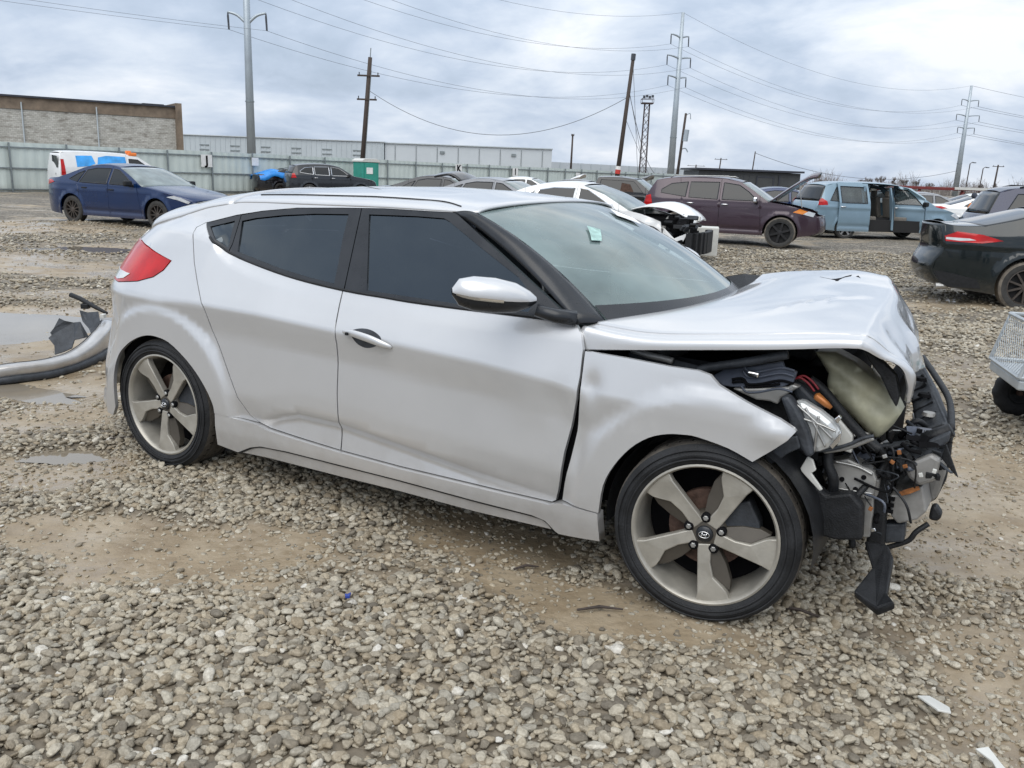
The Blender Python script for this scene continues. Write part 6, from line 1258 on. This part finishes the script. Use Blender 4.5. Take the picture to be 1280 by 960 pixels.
# bare winter trees on the skyline
def scrub(n, seed):
    R_ = random.Random(seed); b = MB()
    for k in range(n):
        x = R_.uniform(62, 152); y = 238+.12*x+R_.uniform(-8, 8); hh = (2.2+2.6*max(0, math.sin(x*.31)+.4*math.sin(x*.83)))*R_.uniform(.5, 1.15); l_ = R_.uniform(-.35, .35)
        b.tube([(x, y, GZ), (x+l_*hh*.5, y, hh*.6), (x+l_*hh*1.1, y, hh)], [.05, .035, .015], 3, False)
        for q in range(3): f_ = R_.uniform(.35, .9); b.tube([(x+l_*hh*f_, y, hh*f_), (x+l_*hh*f_+R_.uniform(-.9, .9), y, hh*f_+R_.uniform(.4, 1.2))], [.03, .012], 3, False)
    return b
MT['bark'] = mat('grey_bark', (.19, .165, .155), .9, 0, 0, .2, 2)
def bare_tree(x, y, h, seed, label, spread=.5):
    R_ = random.Random(seed); root = empty('bare_tree', (x, y, GZ)); tag(root, label, 'tree', 'bare trees on the skyline'); trunk = MB(); crown = MB()
    def grow(p, d, L, r, lev):
        q_ = p+d*L; m_p = (p+q_)/2+Vector((R_.uniform(-1, 1), R_.uniform(-1, 1), 0))*L*.06; (trunk if lev < 2 else crown).tube([p, m_p, q_], [r, r*.85, r*.65], 5 if lev < 2 else 3, False)
        if lev >= 6: return
        for k in range(R_.choice([3, 3, 4]) if lev < 5 else 3):
            nd = (d+Vector((R_.uniform(-1, 1), R_.uniform(-1, 1), R_.uniform(-.15, .7)))*spread*(.95 if lev else .8)).normalized(); grow(p+(q_-p)*R_.uniform(.45 if lev else .5, 1), nd, L*R_.uniform(.58, .80), max(r*.5, .014), lev+1)
    grow(Vector((0, 0, 0)), Vector((R_.uniform(-.08, .08), 0, 1)).normalized(), h*.20, h*.014+.04, 0)
    trunk.build('trunk', MT['bark'], root); tag(crown.build('crown', MT['bark'], root), None, None, None, 'stuff')
tag(scrub(1500, 3).build('scrub', MT['bark'], None), 'low leafless scrub along the right skyline', None, None, 'stuff')
tl_ = [(78, 205, 6.5), (82, 210, 7.5), (86.5, 214, 8.4), (90.5, 216, 7.6), (95, 220, 8.6), (98.5, 221, 7.2), (103, 224, 6.4), (122, 236, 6.6), (128, 240, 7.4), (133.5, 240, 7.0), (139, 244, 7.6), (145, 246, 6.2), (70, 208, 5.6), (66, 216, 5.2)]
wl = ['first', 'second', 'third', 'fourth', 'fifth', 'sixth', 'seventh', 'eighth', 'ninth', 'tenth', 'eleventh', 'twelfth', 'thirteenth', 'fourteenth']
order = sorted(range(len(tl_)), key=lambda i: tl_[i][0]/tl_[i][1])
for k, i in enumerate(order): x, y, h = tl_[i]; bare_tree(x, y, h, 30+i, '%s bare tree from the left on the right skyline' % wl[k])
for k, (x, y, h, lb) in enumerate(((-20.5, 165, 7.6, 'bare tree top showing over the warehouse near the left steel pole'), (26.5, 170, 5.6, 'small bare tree at the foot of the central steel pole'), (3.2, 170, 6.6, 'bare tree behind the end of the pale warehouse'), (-43, 175, 7.4, 'bare tree top above the long grey warehouse'))): bare_tree(x, y, h, 60+k, lb)
bare_tree(-35.6, 77.5, 3.3, 71, 'leafless shrub against the brick building', .7)
# ---------------------------------------------------------------- loose things around the lot
# torn bumper cover on the mud at the left edge
bp_ = empty('bumper_cover', (0, 0, 0)); tag(bp_, 'torn-off silver bumper cover lying on the wet mud at the left', 'bumper')
path = spline([(-5.2, 5.05), (-4.4, 5.22), (-3.75, 5.36), (-3.38, 5.50), (-3.20, 5.66), (-3.10, 5.88), (-3.06, 6.12), (-3.07, 6.36), (-3.14, 6.60)], 8)
rows = []; lowrows = []; npth = len(path)
for i, p in enumerate(path):
    a, b = path[max(i-1, 0)], path[min(i+1, npth-1)]; t = Vector((b[0]-a[0], b[1]-a[1])).normalized(); nrm = Vector((-t.y, t.x)); z0 = float(gz(p[0], p[1])); e_ = sstep(npth-26, npth-2, i); e_ = float(e_)
    rows.append([(p[0]+nrm.x*o, p[1]+nrm.y*o, z0+.045+.03*e_+h*(1+1.5*e_)) for o, h in ((-.022, .004), (-.030, .010), (-.036, .034), (-.036, .060), (-.030, .067), (.012, .071), (.05, .070))])
    lowrows.append([(p[0]+nrm.x*o, p[1]+nrm.y*o, z0+h*(1+.6*e_)) for o, h in ((.0, .002), (-.030, .004), (-.046, .012), (-.044, .036), (-.030, .052))])
grid_obj('skin', rows, MT['silver'], bp_, thick=.005); grid_obj('lower_lip', lowrows, MT['plastic2'], bp_, thick=.005)
MB().tube([(r[-1][0]+.004, r[-1][1], r[-1][2]+.002) for r in rows], .006, 6).build('top_edge', MT['plastic'], bp_, smooth=True)
def liner(pts, name, th=.008): slab(name, None, th, MT['plastic2'], .002, pts=pts, parent=bp_)
liner([(-3.373, 6.32, .275), (-3.328, 6.31, .258), (-3.27, 6.32, .245), (-3.209, 6.30, .257), (-3.116, 6.22, .164), (-3.17, 6.26, .145), (-3.232, 6.24, .13), (-3.236, 6.2, .075), (-3.30, 6.2, .045), (-3.366, 6.2, .022), (-3.384, 6.24, .082), (-3.446, 6.28, .128), (-3.425, 6.29, .150), (-3.440, 6.3, .165), (-3.410, 6.3, .20)], 'liner_flap')
liner([(-3.381, 6.64, .285), (-3.30, 6.6, .276), (-3.18, 6.52, .30), (-3.12, 6.42, .20), (-3.14, 6.34, .12), (-3.25, 6.5, .17), (-3.343, 6.6, .202)], 'liner_flap')
MB().tube([(-3.15, 6.6, .275), (-3.307, 6.72, .305), (-3.44, 6.78, .352), (-3.53, 6.82, .372)], [.012, .018, .020, .020], 8).build('black_strip', MT['plastic'], bp_, smooth=True)
MB().box((-3.13, 6.5, .27), (.03, .05, .03)).build('mounting_clip', MT['whiteplastic'], bp_, bevel=.004); MB().box((-3.38, 6.74, .30), (.06, .05, .04)).build('mounting_clip', MT['plastic'], bp_, bevel=.006)
# concrete block
r = empty('concrete_block', (4.05, 19.05, GZ), math.radians(-12)); tag(r, 'white concrete block standing beside the white sedan nose', 'concrete block'); MB().box((-.25, .3, .31), (1.1, .6, .62)).build('block', MT['concrete'], r, bevel=.02)
# utility cart at the right edge
CT = empty('mesh_cart', (3.24, 4.93, 0), math.radians(-14)); tag(CT, 'grey mesh-sided utility cart at the right edge of the picture', 'cart')
MT['cartgrey'] = mat('grey_cart_metal', (.42, .45, .47), .5, .5, 0, .12, 8)
MB().box((.28, .28, .335), (1.10, .62, .06)).build('deck', MT['cartgrey'], CT, bevel=.01)
fr_ = MB()
for y in (-.03, .59):
    fr_.tube([(-.27, y, .38), (-.20, y, .68), (.82, y, .68), (.82, y, .38), (-.27, y, .38)], .013, 6)
fr_.tube([(-.20, -.03, .68), (-.20, .59, .68)], .013, 6); fr_.tube([(-.27, -.03, .38), (-.27, .59, .38)], .013, 6); fr_.build('frame', MT['cartgrey'], CT)
def mesh_side(p0, ux, uz, L_, H_, sk):
    b = MB(); n = int(L_/.04)
    for k in range(-int(H_/.04)-2, n+1):
        for s_ in (1, -1):
            x0 = k*.04+(0 if s_ > 0 else H_); x1 = x0+s_*H_; t0, t1 = 0., 1.
            for lim in (0., L_):
                pass
            lo, hi = (x0, x1) if x0 < x1 else (x1, x0)
            def cut(xa): return (xa-x0)/(x1-x0)
            ts = sorted([max(0, min(1, cut(0.))), max(0, min(1, cut(L_)))]); 
            if ts[1]-ts[0] < .02: continue
            P2 = [Vector(p0)+Vector(ux)*(x0+(x1-x0)*t+sk*t)+Vector(uz)*(H_*t) for t in ts]; b.tube(P2, .0018, 3, False)
    return b
mesh_side((-.25, -.03, .385), (1, 0, 0), (0, 0, 1), 1.04, .29, .055).build('mesh_panel', MT['cartgrey'], CT)['kind'] = 'stuff'
mesh_side((-.265, -.02, .385), (0, 1, 0), (.2, 0, .98), .60, .29, 0).build('mesh_panel', MT['cartgrey'], CT)['kind'] = 'stuff'
for x, y in ((-.05, -.09), (.62, -.09), (-.05, .66), (.62, .66)):
    W = empty('wheel', (x, y, .155), 0, CT)
    kn = []
    for k in range(48):
        for j in range(12):
            t = 2*math.pi*k/48; u = 2*math.pi*j/12; rr = .105+.05*math.cos(u)+(.006 if (k % 4 < 2 and math.cos(u) > .4) else 0); kn.append((rr*math.cos(t), .05*math.sin(u), rr*math.sin(t)))
    MB().add(kn, [(k*12+j, k*12+(j+1) % 12, ((k+1) % 48)*12+(j+1) % 12, ((k+1) % 48)*12+j) for k in range(48) for j in range(12)]).build('tyre', MT['mudtyre'] if 0 else MT['rubber'], W, smooth=True)
    MB().lathe([(0, -.01), (.04, -.012), (.06, -.035), (.07, -.04), (.07, .04)], 24).build('rim', MT['plastic'], W, smooth=True); MB().lathe([(0, -.045), (.016, -.045), (.018, -.01)], 12).build('axle_nut', MT['rust'], W)
bx_ = empty('storage_box', (3.24, 4.93, 0), math.radians(-14)); tag(bx_, 'teal and white box carried inside the mesh cart', 'box')
MT['teal'] = mat('teal_plastic', (.03, .20, .20), .5); MB().box((.35, .12, .46), (.55, .22, .15)).build('tray', MT['teal'], bx_, bevel=.01); MB().box((.45, .10, .56), (.34, .18, .09)).build('lid', MT['paper'], bx_, bevel=.01)
# worker bending over behind the navy minivan
PE = empty('person', (13.35, 25.2, GZ), math.radians(100)); tag(PE, 'person in an orange high-visibility vest bending over behind the navy minivan', 'person')
def skin_fig(name, J, E, m, parent):
    me = bpy.data.meshes.new(name); me.from_pydata([j[:3] for j in J], E, []); o = link(bpy.data.objects.new(name, me), parent); o.modifiers.new('skin', 'SKIN'); me.materials.append(m)
    for i, j in enumerate(J): me.skin_vertices[0].data[i].radius = (j[3], j[3])
    me.skin_vertices[0].data[0].use_root = True; o.modifiers.new('sub', 'SUBSURF').levels = 2; o.modifiers['sub'].render_levels = 2; return o
MT['skin'] = mat('skin', (.42, .26, .19), .6); MT['jeans'] = mat('dark_trousers', (.03, .035, .05), .85); MT['vest'] = mat('orange_vest', (.88, .25, .02), .6, 0, 0, .08, 8); MT['reflect'] = mat('yellow_reflective_band', (.75, .70, .10), .4)
skin_fig('body', [(0, 0, .95, .15), (.16, 0, 1.12, .15), (.36, 0, 1.27, .17), (.50, 0, 1.36, .09), (.58, 0, 1.42, .05), (.68, 0, 1.47, .10), (.74, 0, 1.47, .09), (-.02, .10, .88, .10), (.04, .12, .48, .07), (-.06, .12, .08, .05), (.10, .13, .04, .05), (-.02, -.10, .88, .10), (.08, -.13, .48, .07), (-.02, -.13, .08, .05), (.14, -.14, .04, .05), (.42, .20, 1.26, .07), (.52, .26, 1.0, .05), (.68, .22, .80, .04), (.74, .21, .74, .035), (.42, -.20, 1.26, .07), (.52, -.26, 1.0, .05), (.68, -.22, .80, .04), (.74, -.21, .74, .035)],
    [(0, 1), (1, 2), (2, 3), (3, 4), (4, 5), (5, 6), (0, 7), (7, 8), (8, 9), (9, 10), (0, 11), (11, 12), (12, 13), (13, 14), (2, 15), (15, 16), (16, 17), (17, 18), (2, 19), (19, 20), (20, 21), (21, 22)], MT['jeans'], PE)
skin_fig('vest', [(.02, 0, .98, .19), (.18, 0, 1.14, .20), (.36, 0, 1.28, .215), (.47, 0, 1.35, .13)], [(0, 1), (1, 2), (2, 3)], MT['vest'], PE)
skin_fig('sleeve', [(.40, .18, 1.27, .095), (.50, .255, 1.05, .08)], [(0, 1)], MT['vest'], PE); skin_fig('sleeve', [(.40, -.18, 1.27, .095), (.50, -.255, 1.05, .08)], [(0, 1)], MT['vest'], PE)
for f_ in (.14, .28): MB().tube([(f_+.05*0+.215*math.cos(t)*.64, .205*math.sin(t), 1.04+(f_-.08)*.95-.215*math.cos(t)*.72) for t in np.linspace(0, 2*math.pi, 25)], .022, 6, False).build('reflective_band', MT['reflect'], PE)
# red car carrier and the jumble of wrecks beyond
TR = empty('car_carrier', (19.2, 49, GZ), math.radians(2)); tag(TR, 'long red trailer deck raised behind the pale blue minivan', 'trailer')
MT['redpaint'] = mat('faded_red_paint', (.16, .025, .022), .6, 0, 0, .25, 3)
MB().box((3.6, 0, 1.66), (7.6, .35, .16)).build('deck_beam', MT['redpaint'], TR, bevel=.02); MB().box((3.6, 2.0, 1.66), (7.6, .35, .16)).build('deck_beam', MT['redpaint'], TR, bevel=.02); MB().box((6.0, -.2, 1.70), (2.6, .06, .14)).build('pale_stripe', MT['whiteplastic'], TR)
for x in (.3, 2.6, 5.0, 7.0): MB().tube([(x, 0, .0), (x+.25, 0, 1.6)], .08, 6).build('upright', MT['redpaint'], TR)
for x in (.9, 1.9, 4.4): MB().tube([(x, -.1, .4), (x+.9, -.1, 1.5)], .07, 6).build('brace', MT['redpaint'], TR)
gencar('white_wreck', 'white wrecked sedan under the red trailer deck', (23.2, 44), math.radians(-10), var(SED, skip='h', hood_open=math.radians(6), lamps=[]), 'white')
gencar('black_wreck', 'black wrecked car left of the white one by the red trailer', (19.6, 46), math.radians(5), var(SED, skip='h', hood_open=math.radians(20), lamps=[]), 'black')
gencar('silver_wreck', 'grey wrecked car seen through the open minivan', (16.2, 35), math.radians(-6), var(SED, lamps=[]), 'grey')
gencar('white_parked_car', 'white car parked behind the nose of the pale blue minivan', (17.2, 31.5), math.radians(-14), SED, 'white')
gencar('blue_parked_car', 'blue car seen under the open hood of the maroon SUV', (9.7, 31.8), math.radians(-8), SED, 'blue')
# litter on the gravel
def chip(name, x, y, pts, m, label, cat, h=.006, z=.03):
    o = MB().prism(pts, h, lambda a, b, t: (a, b, t)).build(name, m, None, bevel=.0015); o.location = (x, y, float(gz(x, y))+z); o.rotation_euler = (r9.uniform(-.15, .15), r9.uniform(-.15, .15), r9.uniform(0, 6)); tag(o, label, cat)
chip('plastic_shard', 1.25, 2.21, [(-.05, -.02), (.04, -.028), (.06, 0), (.03, .022), (-.045, .018)], MT['whiteplastic'], 'flat white plastic shard on the gravel at lower right', 'shard')
chip('blue_fragment', -.52, 2.64, [(-.014, -.006), (.016, -.008), (.004, .003), (.010, .012), (-.010, .009)], mat('blue_plastic', (.02, .05, .28), .4), 'tiny blue plastic fragment on the gravel at lower left', 'shard', .01, .035)
chip('white_scrap', 1.30, 1.98, [(-.018, -.05), (.02, -.05), (.008, 0), (.022, .05), (-.005, .06), (-.01, .005)], MT['whiteplastic'], 'forked white scrap on the gravel at the bottom right', 'scrap')
chip('black_scrap', -3.9, 8.4, [(-.05, -.03), (.06, -.02), (.04, .04), (-.04, .03)], MT['plastic'], 'small black scrap on the mud beyond the bumper cover', 'scrap', .02, .01)
for x, y, a_, ln, lb in ((.08, 3.02, .3, .10, 'short dark twig in the mud below the door'), (.33, 2.70, .1, .16, 'dark twig in the mud left of the front wheel'), (1.02, 2.72, -.5, .18, 'brown stick in the mud right of the front wheel'), (-1.95, 4.35, .2, .3, 'thin stick lying by the rear wheel')):
    z_ = float(gz(x, y))+.012; o = MB().tube([(x-ln/2*math.cos(a_), y-ln/2*math.sin(a_), z_), (x, y+.01, z_+.006), (x+ln/2*math.cos(a_), y+ln/2*math.sin(a_), z_)], [.004, .006, .003], 6).build('twig', MT['wood'], None); tag(o, lb, 'twig')
